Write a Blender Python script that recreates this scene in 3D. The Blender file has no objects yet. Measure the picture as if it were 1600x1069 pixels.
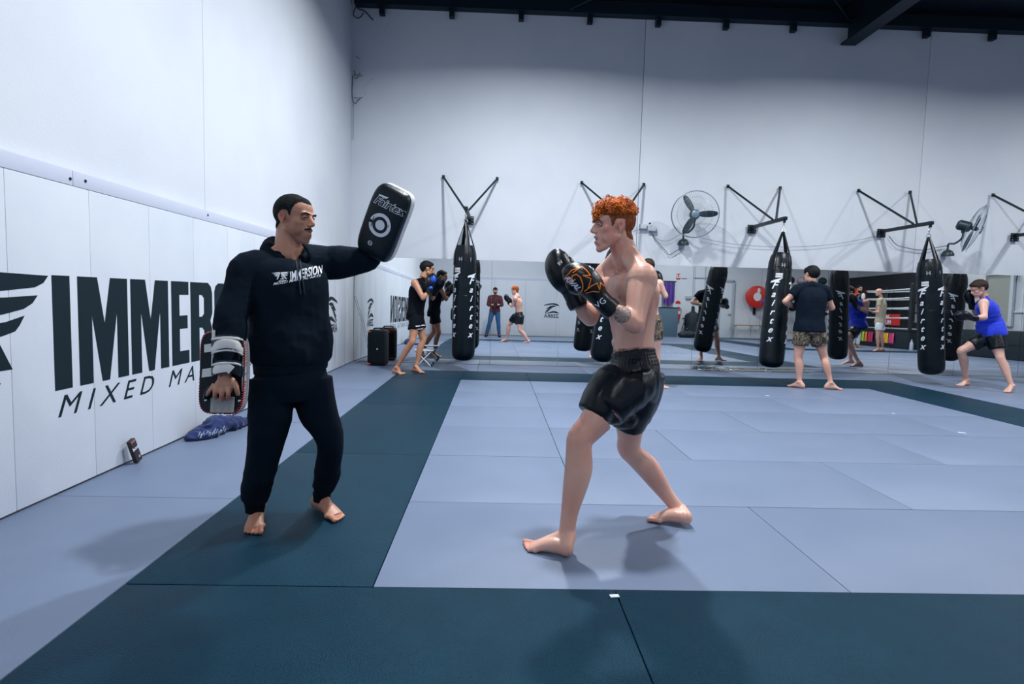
import bpy, bmesh, math, random
import numpy as np
from mathutils import Vector, Matrix, noise
from mathutils.bvhtree import BVHTree
random.seed(7)
SC = bpy.context.scene
COL = SC.collection
# ------------------------------------------------------------------ camera
FPX = 906.63
CAM = np.array([1.4746, -2.3132, 1.1985])
YAW, PIT, ROL = .0301, -.0763, .0270
_cy, _sy, _cp, _sp, _cr, _sr = math.cos(YAW), math.sin(YAW), math.cos(PIT), math.sin(PIT), math.cos(ROL), math.sin(ROL)
_fw = np.array([_sy*_cp, _cy*_cp, _sp]); _r = np.array([_cy, -_sy, 0.]); _u = np.cross(_r, _fw)
RT, UP, FW = _r*_cr + _u*_sr, _u*_cr - _r*_sr, _fw
cd = bpy.data.cameras.new('camera'); co = bpy.data.objects.new('camera', cd); COL.objects.link(co)
cd.sensor_width = 36; cd.lens = FPX/1600*36; cd.clip_start = .02; cd.clip_end = 100
m = Matrix(((RT[0], UP[0], -FW[0], CAM[0]), (RT[1], UP[1], -FW[1], CAM[1]), (RT[2], UP[2], -FW[2], CAM[2]), (0, 0, 0, 1)))
co.matrix_world = m; SC.camera = co
# ------------------------------------------------------------------ light
SC.view_settings.view_transform = 'Standard'; SC.view_settings.look = 'None'
SC.view_settings.gamma = 1; SC.view_settings.use_curve_mapping = False
SC.view_settings.exposure = 0.0
w = bpy.data.worlds.new('world'); SC.world = w; w.use_nodes = True
w.node_tree.nodes['Background'].inputs[0].default_value = (.55, .7, 1, 1)
w.node_tree.nodes['Background'].inputs[1].default_value = .3
def lamp(x, y, z, power, r=.15, col=(.925, .965, 1), spread=math.pi):
    l = bpy.data.lights.new('high_bay_light', 'AREA'); l.shape = 'DISK'; l.size = r*2; l.energy = power; l.color = col; l.spread = spread
    o = bpy.data.objects.new('high_bay_light', l); COL.objects.link(o); o.location = (x, y, z)
LP = 211
for (x, y, z, p) in [(2.1, 4.5, 5.7, 1.35), (2.0, 1.15, 5.2, .85), (7.2, 4.5, 5.7, .95), (7.2, .6, 5.5, .40), (12.5, 4.5, 5.7, .9), (13, .2, 5.5, .7), (1.6, -2.9, 5.5, .25), (9.5, -4.8, 5.5, .8), (16.5, -2, 5.5, .4)]:
    lamp(x, y, z, LP*p, spread=2.85)
try:
    SC.cycles.max_bounces = 7; SC.cycles.diffuse_bounces = 4; SC.cycles.glossy_bounces = 4; SC.cycles.transmission_bounces = 2
    SC.cycles.caustics_reflective = False; SC.cycles.caustics_refractive = False; SC.cycles.sample_clamp_indirect = 4
    SC.cycles.use_denoising = True
except Exception: pass
# ------------------------------------------------------------------ pixel -> real point helpers (a known plane gives the depth)
def ray(a, b): return FW + RT*(a-800)/FPX - UP*(b-534.5)/FPX
def P(a, b, Y): d = ray(a, b); return CAM + d*(Y-CAM[1])/d[1]
def G(a, b, z=0.): d = ray(a, b); return CAM + d*(z-CAM[2])/d[2]
def PX(a, b, x): d = ray(a, b); return CAM + d*(x-CAM[0])/d[0]
MY, TILT = 7.957, .011
def mirp(p):
    n = np.array([0, -math.cos(TILT), math.sin(TILT)]); o = np.array([0, MY, 0]); p = np.array(p, float)
    return p - 2*((p-o) @ n)*n
def _rm(a, b): c = mirp(CAM); return c, mirp(CAM + ray(a, b)) - c
def PM(a, b, Y): c, d = _rm(a, b); return c + d*(Y-c[1])/d[1]
def XM(a, b, x): c, d = _rm(a, b); return c + d*(x-c[0])/d[0]
def GM(a, b, z=0.): c, d = _rm(a, b); return c + d*(z-c[2])/d[2]
# ------------------------------------------------------------------ materials
MATS = {}
def mat(name, col, rough=.6, metal=0., bump=None, spec=.5, var=0., noisecol=None, alpha=1., coat=0., sheen=0., emit=None, attr=None, sss=0., aniso=None, rnd=0., tint=None):
    """bump=(scale,strength,detail[,stretch xyz])  noisecol=(col2,scale,lo,hi)"""
    if name in MATS: return MATS[name]
    m = bpy.data.materials.new(name); m.use_nodes = True; nt = m.node_tree; N = nt.nodes; L = nt.links
    b = N['Principled BSDF']; b.inputs['Base Color'].default_value = (*col, 1); b.inputs['Roughness'].default_value = rough
    b.inputs['Metallic'].default_value = metal; b.inputs['Specular IOR Level'].default_value = spec
    if tint: b.inputs['Specular Tint'].default_value = (*tint, 1)
    if coat: b.inputs['Coat Weight'].default_value = coat; b.inputs['Coat Roughness'].default_value = .25
    if sheen: b.inputs['Sheen Weight'].default_value = sheen; b.inputs['Sheen Roughness'].default_value = .4
    if sss:
        b.inputs['Subsurface Weight'].default_value = sss; b.inputs['Subsurface Radius'].default_value = (.012, .005, .003); b.inputs['Subsurface Scale'].default_value = 1
    if alpha < 1: b.inputs['Alpha'].default_value = alpha
    if emit: b.inputs['Emission Color'].default_value = (*emit[0], 1); b.inputs['Emission Strength'].default_value = emit[1]
    tc = N.new('ShaderNodeTexCoord'); src = None
    if noisecol:
        c2, sc, lo, hi = noisecol[:4]
        n = N.new('ShaderNodeTexNoise'); n.inputs['Scale'].default_value = sc; n.inputs['Detail'].default_value = 5
        if len(noisecol) > 4:
            mp = N.new('ShaderNodeMapping'); mp.inputs['Scale'].default_value = noisecol[4]; L.new(tc.outputs['Object'], mp.inputs[0]); L.new(mp.outputs[0], n.inputs['Vector'])
        else: L.new(tc.outputs['Object'], n.inputs['Vector'])
        mr = N.new('ShaderNodeMapRange'); mr.inputs[1].default_value = lo; mr.inputs[2].default_value = hi; L.new(n.outputs['Fac'], mr.inputs[0])
        mx = N.new('ShaderNodeMix'); mx.data_type = 'RGBA'; mx.inputs[6].default_value = (*col, 1); mx.inputs[7].default_value = (*c2, 1)
        L.new(mr.outputs[0], mx.inputs[0]); src = mx.outputs[2]
    if rnd:
        oi = N.new('ShaderNodeObjectInfo'); mr = N.new('ShaderNodeMapRange'); mr.inputs[3].default_value = 1-rnd; mr.inputs[4].default_value = 1+rnd; L.new(oi.outputs['Random'], mr.inputs[0])
        mx = N.new('ShaderNodeMix'); mx.data_type = 'RGBA'; mx.blend_type = 'MULTIPLY'; mx.inputs[0].default_value = 1
        if src: L.new(src, mx.inputs[6])
        else: mx.inputs[6].default_value = (*col, 1)
        L.new(mr.outputs[0], mx.inputs[7]); src = mx.outputs[2]
    if attr:
        at = N.new('ShaderNodeAttribute'); at.attribute_name = attr
        mx = N.new('ShaderNodeMix'); mx.data_type = 'RGBA'; mx.blend_type = 'MULTIPLY'; mx.inputs[0].default_value = 1
        if src: L.new(src, mx.inputs[6])
        else: mx.inputs[6].default_value = (*col, 1)
        L.new(at.outputs['Color'], mx.inputs[7]); src = mx.outputs[2]
    if src: L.new(src, b.inputs['Base Color'])
    if bump:
        n = N.new('ShaderNodeTexNoise'); n.inputs['Scale'].default_value = bump[0]; n.inputs['Detail'].default_value = bump[2] if len(bump) > 2 else 3
        if len(bump) > 3:
            mp = N.new('ShaderNodeMapping'); mp.inputs['Scale'].default_value = bump[3]; L.new(tc.outputs['Object'], mp.inputs[0]); L.new(mp.outputs[0], n.inputs['Vector'])
        else: L.new(tc.outputs['Object'], n.inputs['Vector'])
        bp = N.new('ShaderNodeBump'); bp.inputs['Strength'].default_value = bump[1]; bp.inputs['Distance'].default_value = .01
        L.new(n.outputs['Fac'], bp.inputs['Height']); L.new(bp.outputs[0], b.inputs['Normal'])
    MATS[name] = m; return m
WALL = mat('painted_concrete', (.70, .735, .79), .75, bump=(60, .12, 6), noisecol=((.65, .69, .76), 1.2, .4, .75))
PAD = mat('white_wall_padding', (.66, .705, .775), .5, bump=(240, .12, 2), noisecol=((.61, .66, .745), 2.5, .4, .8), rnd=.015)
RAIL = mat('grey_rail', (.58, .62, .74), .5, bump=(80, .05))
MATG = mat('grey_mat_vinyl', (.160, .208, .312), .40, spec=.4, bump=(420, .22, 2), noisecol=((.143, .188, .287), 1.5, .35, .75), rnd=.05)
MATD = mat('dark_mat_vinyl', (.0002, .021, .041), .42, spec=.20, tint=(.30, .68, 1), bump=(160, .5, 4), noisecol=((.001, .028, .052), 5, .35, .75), rnd=.06)
PRINT = mat('dark_print', (.002, .014, .022), .65, spec=.25)
BLACKM = mat('black_painted_steel', (.002, .009, .015), .4, spec=.35, bump=(90, .05))
CEIL = mat('dark_ceiling_foil', (.003, .010, .022), .4, metal=.2, bump=(3, .6, 4))
BEAMM = mat('dark_steel_beam', (.003, .012, .022), .5, spec=.3)
CHROME = mat('chrome', (.75, .78, .82), .2, metal=1)
LEATHER = mat('black_leather', (.0015, .004, .008), .32, spec=.35, bump=(90, .12, 4))
BAGM = mat('black_bag_leather', (.0012, .005, .009), .36, spec=.25, bump=(14, .35, 4), noisecol=((.004, .011, .017), 9, .45, .8))
WHITEP = mat('white_print', (.72, .76, .85), .5)
WHITEL = mat('white_leather', (.72, .72, .70), .45, bump=(70, .08))
MIRR = mat('mirror_silver', (.90, .93, .93), .012, metal=1)
ORANGE = mat('orange_plastic', (.85, .10, .02), .35)
# ------------------------------------------------------------------ mesh helpers
class MB:
    def __init__(s): s.v = []; s.f = []
    def add(s, vs, fs):
        n = len(s.v); s.v += [tuple(map(float, v)) for v in vs]; s.f += [tuple(i+n for i in f) for f in fs]; return s
    def box(s, c, d, R=None, taper=None):
        vs = []
        for x in (-.5, .5):
            for y in (-.5, .5):
                for z in (-.5, .5):
                    p = np.array([x*d[0], y*d[1], z*d[2]]); 
                    if taper and z > 0: p[:2] *= taper
                    vs.append(p)
        vs = np.array(vs)
        if R is not None: vs = vs @ np.array(R).T
        return s.add(vs+np.array(c), [(0, 1, 3, 2), (4, 6, 7, 5), (0, 4, 5, 1), (2, 3, 7, 6), (0, 2, 6, 4), (1, 5, 7, 3)])
    def loft(s, pts, rad, side=(1, 0, 0), n=12, cap=True, sub=0, power=2.):
        """rings along pts; rad = list of (a along side, b across); round caps kept flat"""
        pts = [np.array(p, float) for p in pts]; rad = [(r, r) if np.isscalar(r) else tuple(r) for r in rad]
        if sub: pts, rad = cr(pts, rad, sub)
        side = np.array(side, float); vs = []; m_ = len(pts)
        if side.ndim == 1: side = np.tile(side, (m_, 1))
        elif len(side) != m_:
            t = np.linspace(0, len(side)-1, m_); i0 = np.minimum(t.astype(int), len(side)-2); fr = (t-i0)[:, None]; side = side[i0]*(1-fr)+side[i0+1]*fr
        prev = None
        for i in range(m_):
            t = pts[min(i+1, m_-1)]-pts[max(i-1, 0)]; t /= np.linalg.norm(t)+1e-9
            a = side[i]-t*(side[i] @ t)
            if np.linalg.norm(a) < .05: a = prev if prev is not None else np.cross(t, [.3, .9, .2])
            a = a-t*(a @ t); a /= np.linalg.norm(a)+1e-9; prev = a; b = np.cross(t, a)
            for k in range(n):
                th = 2*math.pi*k/n; c_, s_ = math.cos(th), math.sin(th)
                if power != 2.: c_ = math.copysign(abs(c_)**(2/power), c_); s_ = math.copysign(abs(s_)**(2/power), s_)
                vs.append(pts[i]+a*rad[i][0]*c_+b*rad[i][1]*s_)
        fs = [(i*n+k, i*n+(k+1) % n, (i+1)*n+(k+1) % n, (i+1)*n+k) for i in range(m_-1) for k in range(n)]
        if cap: fs += [tuple(range(n-1, -1, -1)), tuple(range((m_-1)*n, m_*n))]
        return s.add(vs, fs)
    def tube(s, pts, r, n=8, sub=0, side=(0.31, .2, .93)): return s.loft(pts, [r]*len(pts), side, n, True, sub)
    def ell(s, c, r, R=None, nu=14, nv=9):
        vs = [(0, 0, -1)]
        for j in range(1, nv):
            ph = -math.pi/2+math.pi*j/nv
            for i in range(nu): th = 2*math.pi*i/nu; vs.append((math.cos(ph)*math.cos(th), math.cos(ph)*math.sin(th), math.sin(ph)))
        vs.append((0, 0, 1)); vs = np.array(vs)*np.array(r if not np.isscalar(r) else (r, r, r))
        if R is not None: vs = vs @ np.array(R).T
        fs = [(0, 1+(i+1) % nu, 1+i) for i in range(nu)]
        for j in range(nv-2): fs += [(1+j*nu+i, 1+j*nu+(i+1) % nu, 1+(j+1)*nu+(i+1) % nu, 1+(j+1)*nu+i) for i in range(nu)]
        e = len(vs)-1; o = 1+(nv-2)*nu; fs += [(o+i, o+(i+1) % nu, e) for i in range(nu)]
        return s.add(vs+np.array(c), fs)
    def cap(s, p0, p1, r0, r1=None, n=12):
        """capsule with tapering radius"""
        r1 = r0 if r1 is None else r1; p0 = np.array(p0, float); p1 = np.array(p1, float); d = p1-p0; L = np.linalg.norm(d); t = d/(L+1e-9)
        pts = []; rr = []
        for a in (80, 60, 35, 12): pts.append(p0-t*r0*math.sin(math.radians(a))); rr.append(r0*math.cos(math.radians(a)))
        pts.append(p0); rr.append(r0); pts.append(p1); rr.append(r1)
        for a in (12, 35, 60, 80): pts.append(p1+t*r1*math.sin(math.radians(a))); rr.append(r1*math.cos(math.radians(a)))
        sd = np.cross(t, [.21, .4, .88]); return s.loft(pts, rr, sd, n)
    def lathe(s, prof, c=(0, 0, 0), n=24, R=None):
        vs = []; m_ = len(prof)
        for (r, z) in prof:
            for k in range(n): th = 2*math.pi*k/n; vs.append((max(r, 1e-4)*math.cos(th), max(r, 1e-4)*math.sin(th), z))
        vs = np.array(vs)
        if R is not None: vs = vs @ np.array(R).T
        fs = [(i*n+k, i*n+(k+1) % n, (i+1)*n+(k+1) % n, (i+1)*n+k) for i in range(m_-1) for k in range(n)]
        fs += [tuple(range(n-1, -1, -1)), tuple(range((m_-1)*n, m_*n))]
        return s.add(vs+np.array(c), fs)
    def torus(s, c, R_, r, rot=None, nu=28, nv=8, arc=(0, 2*math.pi)):
        full = abs(arc[1]-arc[0]-2*math.pi) < 1e-6; n_ = nu if full else nu+1; vs = []
        for i in range(n_):
            th = arc[0]+(arc[1]-arc[0])*i/nu
            for j in range(nv): ph = 2*math.pi*j/nv; q = R_+r*math.cos(ph); vs.append((q*math.cos(th), q*math.sin(th), r*math.sin(ph)))
        vs = np.array(vs)
        if rot is not None: vs = vs @ np.array(rot).T
        fs = [(i*nv+j, ((i+1) % n_)*nv+j, ((i+1) % n_)*nv+(j+1) % nv, i*nv+(j+1) % nv) for i in range(nu) for j in range(nv)]
        if not full: fs += [tuple(range(nv-1, -1, -1)), tuple(range(nu*nv, (nu+1)*nv))]
        return s.add(vs+np.array(c), fs)
    def prism(s, poly, o, ax, ay, th):
        """extruded planar polygon: poly in (ax,ay) at origin o, thickness th along ax x ay"""
        o, ax, ay = (np.array(q, float) for q in (o, ax, ay)); nz = np.cross(ax, ay); nz /= np.linalg.norm(nz); n = len(poly)
        a = [o+ax*x+ay*y for x, y in poly]; b = [p+nz*th for p in a]
        return s.add(a+b, [tuple(range(n-1, -1, -1)), tuple(range(n, 2*n))]+[(i, (i+1) % n, n+(i+1) % n, n+i) for i in range(n)])
    def build(s, name, m, parent=None, smooth=True, bevel=0., loc=None, auto=None):
        me = bpy.data.meshes.new(name); me.from_pydata(s.v, [], s.f); me.update()
        return link(name, me, m, parent, smooth, bevel, auto)
def cr(pts, rad, sub):
    """Catmull-Rom through points and radii"""
    n = len(pts); Q = np.hstack([np.array(pts), np.array(rad)]); out = []
    for i in range(n-1):
        p0, p1, p2, p3 = Q[max(i-1, 0)], Q[i], Q[i+1], Q[min(i+2, n-1)]
        for k in range(sub):
            t = k/sub; out.append(.5*((2*p1)+(-p0+p2)*t+(2*p0-5*p1+4*p2-p3)*t*t+(-p0+3*p1-3*p2+p3)*t**3))
    out.append(Q[-1]); out = np.array(out); return [q[:3] for q in out], [tuple(np.maximum(q[3:], 1e-4)) for q in out]
def link(name, me, m, parent=None, smooth=True, bevel=0., auto=None):
    me.name = name; me.materials.clear()
    if m is not None: me.materials.append(m)
    o = bpy.data.objects.new(name, me); COL.objects.link(o)
    if bevel:
        bm = bmesh.new(); bm.from_mesh(me)
        es = [e for e in bm.edges if len(e.link_faces) == 2 and e.calc_face_angle() > .6]
        bmesh.ops.bevel(bm, geom=es, offset=bevel, segments=2, affect='EDGES', profile=.6); bm.to_mesh(me); bm.free()
    if smooth:
        me.polygons.foreach_set('use_smooth', [True]*len(me.polygons))
        a = auto if auto is not None else (None if smooth == 'full' else 35)
        if a is not None:
            try: me.set_sharp_from_angle(angle=math.radians(a))
            except Exception: pass
    if parent is not None:
        o.parent = parent
        try:
            o.matrix_parent_inverse = parent.matrix_world.inverted() if parent.type != 'EMPTY' else Matrix.Translation(-Vector(parent.location)) @ Matrix()
        except Exception: pass
    return o
def tag(o, label=None, cat=None, group=None, kind=None):
    if label: o['label'] = label
    if cat: o['category'] = cat
    if group: o['group'] = group
    if kind: o['kind'] = kind
    return o
def thing(name, loc, label, cat, group=None):
    o = bpy.data.objects.new(name, None); COL.objects.link(o); o.location = tuple(map(float, loc)); o.empty_display_size = .1
    tag(o, label, cat, group); return o
def rotm(ax, ang): return np.array(Matrix.Rotation(ang, 3, Vector(ax)))
def frame(z, x=(1, 0, 0)):
    """matrix whose columns are x', y', z' with z' along z"""
    z = np.array(z, float); z /= np.linalg.norm(z); x = np.array(x, float); x = x-z*(x @ z); x /= np.linalg.norm(x); return np.stack([x, np.cross(z, x), z], 1)
def text_mesh(s, size=1., shear=0., bold=0., cuts=0.04, align='CENTER', width=1.):
    """a flat text mesh in xy; returns verts, faces (from Blender's built-in font)"""
    c = bpy.data.curves.new('t', 'FONT'); c.body = s; c.size = size; c.shear = shear; c.offset = bold; c.align_x = align; c.align_y = 'CENTER'; c.resolution_u = 3
    o = bpy.data.objects.new('t', c); COL.objects.link(o)
    me = bpy.data.meshes.new_from_object(o.evaluated_get(bpy.context.evaluated_depsgraph_get()))
    bm = bmesh.new(); bm.from_mesh(me); bmesh.ops.triangulate(bm, faces=bm.faces[:])
    for _ in range(4):
        es = [e for e in bm.edges if e.calc_length() > cuts*size*3]
        if not es: break
        bmesh.ops.subdivide_edges(bm, edges=es, cuts=1); bmesh.ops.triangulate(bm, faces=bm.faces[:])
    bmesh.ops.remove_doubles(bm, verts=bm.verts[:], dist=1e-5)
    vs = np.array([v.co[:] for v in bm.verts]) if len(bm.verts) else np.zeros((0, 3)); fs = [tuple(v.index for v in f.verts) for f in bm.faces]
    vs[:, 0] *= width; bm.free(); bpy.data.objects.remove(o); bpy.data.curves.remove(c); bpy.data.meshes.remove(me); return vs, fs
def text_obj(s, size, o, ax, ay, m, parent, name='lettering', off=.0015, **k):
    vs, fs = text_mesh(s, size, **k); o, ax, ay = (np.array(q, float) for q in (o, ax, ay)); n = np.cross(ax, ay)
    return MB().add([o+ax*x+ay*y+n*off for x, y, _ in vs], fs).build(name, m, parent, smooth=False)
def grid_poly(polys, step):
    """triangulate 2-D polygons and subdivide to step"""
    bm = bmesh.new()
    for p in polys:
        try: bm.faces.new([bm.verts.new((x, y, 0)) for x, y in p])
        except Exception: pass
    bmesh.ops.triangulate(bm, faces=bm.faces[:])
    for _ in range(6):
        es = [e for e in bm.edges if e.calc_length() > step]
        if not es: break
        bmesh.ops.subdivide_edges(bm, edges=es, cuts=1); bmesh.ops.triangulate(bm, faces=bm.faces[:])
    vs = np.array([v.co[:] for v in bm.verts]); fs = [tuple(v.index for v in f.verts) for f in bm.faces]; bm.free(); return vs, fs
def bvh_of(o):
    me = o.data; return BVHTree.FromPolygons([v.co[:] for v in me.vertices], [tuple(p.vertices) for p in me.polygons])
def decal(vsfs, o, ax, ay, bvh, m, parent, name='print', off=.002, back=.3):
    """lays a flat mesh on a surface along -(ax x ay)"""
    vs, fs = vsfs; o, ax, ay = (np.array(q, float) for q in (o, ax, ay)); n = np.cross(ax, ay); n /= np.linalg.norm(n); out = []; ok = []
    for x, y, *_ in vs:
        p = o+ax*x+ay*y; h = bvh.ray_cast(Vector(p+n*back), Vector(-n), back*2)
        if h[0] is None: out.append(p); ok.append(False)
        else: out.append(np.array(h[0])+n*off*.4+np.array(h[1])*off*.6*(1 if np.dot(h[1], n) > 0 else -1)); ok.append(True)
    fs = [f for f in fs if all(ok[i] for i in f)]
    if not fs: return None
    return MB().add(out, fs).build(name, m, parent, smooth='full')
# =================================================================== SETTING
def setting(name, o=None): 
    if o is None: o = bpy.data.objects.new(name, None); COL.objects.link(o)
    o['kind'] = 'structure'; return o
XL, XR, YR, ZC = -1.02, 18.0, -8.0, 6.3
fl = setting('floor', MB().box(((XL+XR)/2, (8.0+YR)/2, -.07), (XR-XL+.4, 8.4-YR, .06)).build('floor', BEAMM, smooth=False))
def mat_piece(x0, x1, y0, y1, m, bm_cache={}):
    g = .003
    key = (round(x1-x0, 3), round(y1-y0, 3), m.name)
    if key not in bm_cache:
        o = MB().box((0, 0, -.02), (x1-x0-g, y1-y0-g, .04)).build('mat', m, fl, smooth=True, bevel=.005); bm_cache[key] = o.data
    else:
        o = bpy.data.objects.new('mat', bm_cache[key]); COL.objects.link(o); o.parent = fl
    o.location = ((x0+x1)/2, (y0+y1)/2, random.uniform(-.0008, .0008)); return o
def row(y0, y1, cuts, m):
    for a, b in zip(cuts, cuts[1:]): mat_piece(a, b, y0, y1, m)
row(0, 1, [1, 3, 5, 7], MATG); row(1, 2, [1, 2, 4, 6, 7], MATG); row(2, 3, [1, 2, 3, 5, 7], MATG); row(3, 4, [1, 2, 4, 6, 7], MATG)
row(4, 5, [1, 2, 3, 5, 7], MATG); row(5, 6, [1, 2, 4, 6, 7], MATG)
for y in (0, 2, 4): mat_piece(0, 1, y, y+2, MATD)
mat_piece(0, 1, 6, 7, MATD); row(6, 7, [1, 2, 4, 6, 8], MATD)
for y in (0, 2, 4): mat_piece(7, 8, y, y+2, MATD)
row(-1, 0, [0, 2, 4, 6, 8], MATD)
for y in (-5, -3, -1, 1, 3, 5): mat_piece(XL, 0, y, y+2, MATG)
mat_piece(XL, 0, 7, 7.955, MATG); row(7, 7.955, [0, 1.2, 3, 5, 7, 9, 11, 13, 15, 17, XR], MATG)
for y in range(-1, 7, 2):
    mat_piece(8, 10, y, y+1, MATG); mat_piece(8, 9, y+1, y+2, MATG); mat_piece(9, 10, y+1, y+2, MATG)
for k, y in enumerate(range(-4, -1)): row(y, y+1, [0]+list(range(2 - k % 2, 11, 2))+([10] if k % 2 == 0 and False else []) + ([10] if (2 - k % 2 + 2*((10-(2-k % 2))//2)) != 10 else []), MATG)
for k, y in enumerate(range(-8, -4)): row(y, y+1, [6, 8, 10], MATG)
for k, y in enumerate(range(-8, 7)):
    dark = y in (0, -7); cs = [10]+list(range(12 - k % 2, 18, 2)); cs = cs+[XR] if cs[-1] < XR else cs
    if 1 <= y: row(y, y+1, cs, MATG)
    elif dark: row(y, y+1, cs, MATD)
    else: mat_piece(10, 11, y, y+1, MATD); row(y, y+1, [11]+[c for c in cs if c > 11], MATG)
# ---- walls
wb = setting('wall_back', MB().box((8.5, 8.19, 3.1), (19.6, .12, 6.5)).build('wall_back', BEAMM, smooth=False))
seams = [XL-.062, 3.94, 8.97, 13.97, XR+.2]
for a, b in zip(seams, seams[1:]):
    MB().box(((a+b)/2, 8.064, 3.1), (b-a-(.008 if b < 5 else .009), .14, 6.5)).build('concrete_panel', WALL, wb, smooth=True, bevel=.008)
wl = setting('wall_left', MB().box((XL-.25, 0, 3.1), (.1, 16.6, 6.5)).build('wall_left', BEAMM, smooth=False))
ys = [-8.1, -1.6, PX(328, 200, XL)[1], 8.1]
for a, b in zip(ys, ys[1:]):
    MB().box((XL-.125, (a+b)/2, 3.1), (.15, b-a-.004, 6.5)).build('concrete_panel', WALL, wl, smooth=True, bevel=.006)
# padding on the left wall: panels 0.61 m wide, top at 1.78
y = .73-.61*8; k = 0
while y < 7.9:
    y1 = min(y+.61, 7.95)
    MB().box((XL-.02, (y+y1)/2, .895), (.06, y1-y-.001, 1.77)).build('wall_pad', PAD, wl, bevel=.006); y += .61
yj = PX(114.5, 280, XL+.012)[1]
for a, b in ((-4.2, yj), (yj, yj+4.2), (yj+4.2, 7.95)):
    MB().box((XL-.012, (a+b)/2, 1.826), (.044, b-a-.004, .088)).build('rail', RAIL, wl, bevel=.002)
f = MB()
for (u, v) in ((109.8, 279.4), (133.5, 283), (324.8, 336.2)): p = PX(u, v, XL+.011); f.lathe([(.010, 0), (.008, .004)], p, 10, frame((1, 0, 0), (0, 0, 1)))
f.build('rail_screw', BLACKM, wl)
# rear wall behind the camera (padded part, then a set-back part with a door)
wr = setting('wall_rear', MB().box((3.0, -4.5, 3.1), (8.4, .12, 6.5)).build('wall_rear', WALL, smooth=False))
MB().box((7.1, -6.3, 3.1), (.15, 3.6, 6.5)).build('return_panel', WALL, wr, smooth=False)
x = XL
while x < 7.0:
    x1 = min(x+1.22, 7.05); MB().box(((x+x1)/2, -4.40, 1.07), (x1-x-.004, .06, 2.14)).build('wall_pad', PAD, wr, bevel=.009); x += 1.22
MB().box((3.0, -4.41, 2.19), (8.1, .05, .10)).build('rail', RAIL, wr, smooth=False)
wr2 = setting('wall_far', MB().box((12.6, YR-.1, 3.1), (11.2, .2, 6.5)).build('wall_far', WALL, smooth=False))
wr3 = setting('wall_right', MB().box((XR+.1, 0, 3.1), (.2, 16.4, 6.5)).build('wall_right', WALL, smooth=False))
# ---- ceiling
ce = setting('ceiling', MB().box((8.5, 0, ZC+.05), (19.6, 16.6, .1)).build('ceiling', CEIL, smooth=False))
for k, x in enumerate(np.arange(-.55, 18, 1.17)):
    MB().box((x, 7.9, 5.955), (.085, .1, .15)).build('purlin_cleat', BEAMM, ce, smooth=False)
MB().box((8.5, 7.90, 6.12), (19, .16, .2)).build('edge_beam', BEAMM, ce, smooth=False)
for yy in (6.4, 4.8, 3.2, 1.6, 0, -2, -4): MB().box((8.5, yy, 6.22), (19, .08, .16)).build('purlin', BEAMM, ce, smooth=False)
for xx in (7.47, 15.4):
    r = MB().box((xx, 0, 5.73), (.26, 15.9, .03)).box((xx, 0, 6.26), (.26, 15.9, .03)).box((xx, 0, 6.0), (.03, 15.9, .52))
    r.build('rafter', BEAMM, ce, smooth=False)
for xx, s in ((7.4, -1), (7.4, 1), (2.6, 1)): MB().tube([(xx, 7.8, 6.05), (xx+s*1.6, 6.4, 6.28)], .018).build('brace_rod', BEAMM, ce)
# cobwebs and dust in the corner seam
cb = MB(); rr = random.Random(3)
def wisp(u0, v0, pts, r=.004):
    cb.tube([P(u0+a, v0+b, 7.955) for a, b in pts], r, 5, 3)
wisp(556, 22, [(0, -12), (5, -8), (12, -6), (17, -2), (22, 4), (27, 9)], .012); wisp(556, 22, [(0, -12), (-4, 0), (2, 6), (8, 4), (12, -2)], .010)
wisp(553, 110, [(0, 0), (4, 8), (10, 4)], .006); wisp(553, 115, [(0, 0), (3, 8), (9, 3), (14, 4)], .006); wisp(551, 130, [(0, -12), (-1, 10), (0, 26), (4, 32), (9, 26), (13, 24)], .006)
wisp(553, 152, [(0, 0), (6, 1), (14, 0)], .004); wisp(552, 160, [(-1, -30), (-2, -10), (0, 5), (0, 30), (0, 58)], .003); wisp(556, 88, [(0, 0), (7, 4)], .005)
wisp(572, 150, [(0, 0), (-4, -12), (4, -22), (12, -28)], .0012); wisp(600, 52, [(0, 0), (4, -10), (8, -14)], .0012)
cb.build('cobweb', mat('cobweb_grey', (.05, .08, .10), .9), wb)
# ---- mirror panels, leaning slightly back
mi = thing('wall_mirror', (5, 7.95, 0), 'long row of frameless mirror panels along the white wall behind the punching bags', 'mirror')
x = XL+.012; step = 1.205; k = 0
while x < 16:
    hh = 1.843; th = TILT; Yf = MY
    o = MB(); o.add([(x, Yf, .004), (x+step-.005, Yf, .004), (x+step-.005, Yf+hh*math.sin(th), hh), (x, Yf+hh*math.sin(th), hh)], [(0, 1, 2, 3)])
    o.add([(x, Yf+.006, .004), (x+step-.005, Yf+.006, .004), (x+step-.005, Yf+.006+hh*math.sin(th), hh), (x, Yf+.006+hh*math.sin(th), hh)], [(3, 2, 1, 0)])
    o.f += [(0, 4, 5, 1), (1, 5, 6, 2), (2, 6, 7, 3), (3, 7, 4, 0)]
    o.build('mirror_panel', MIRR, mi, smooth=False); x += step; k += 1
MB().box((7, 7.965, .0), (16, .01, .03)).build('bottom_channel', BLACKM, mi, smooth=False)
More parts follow.
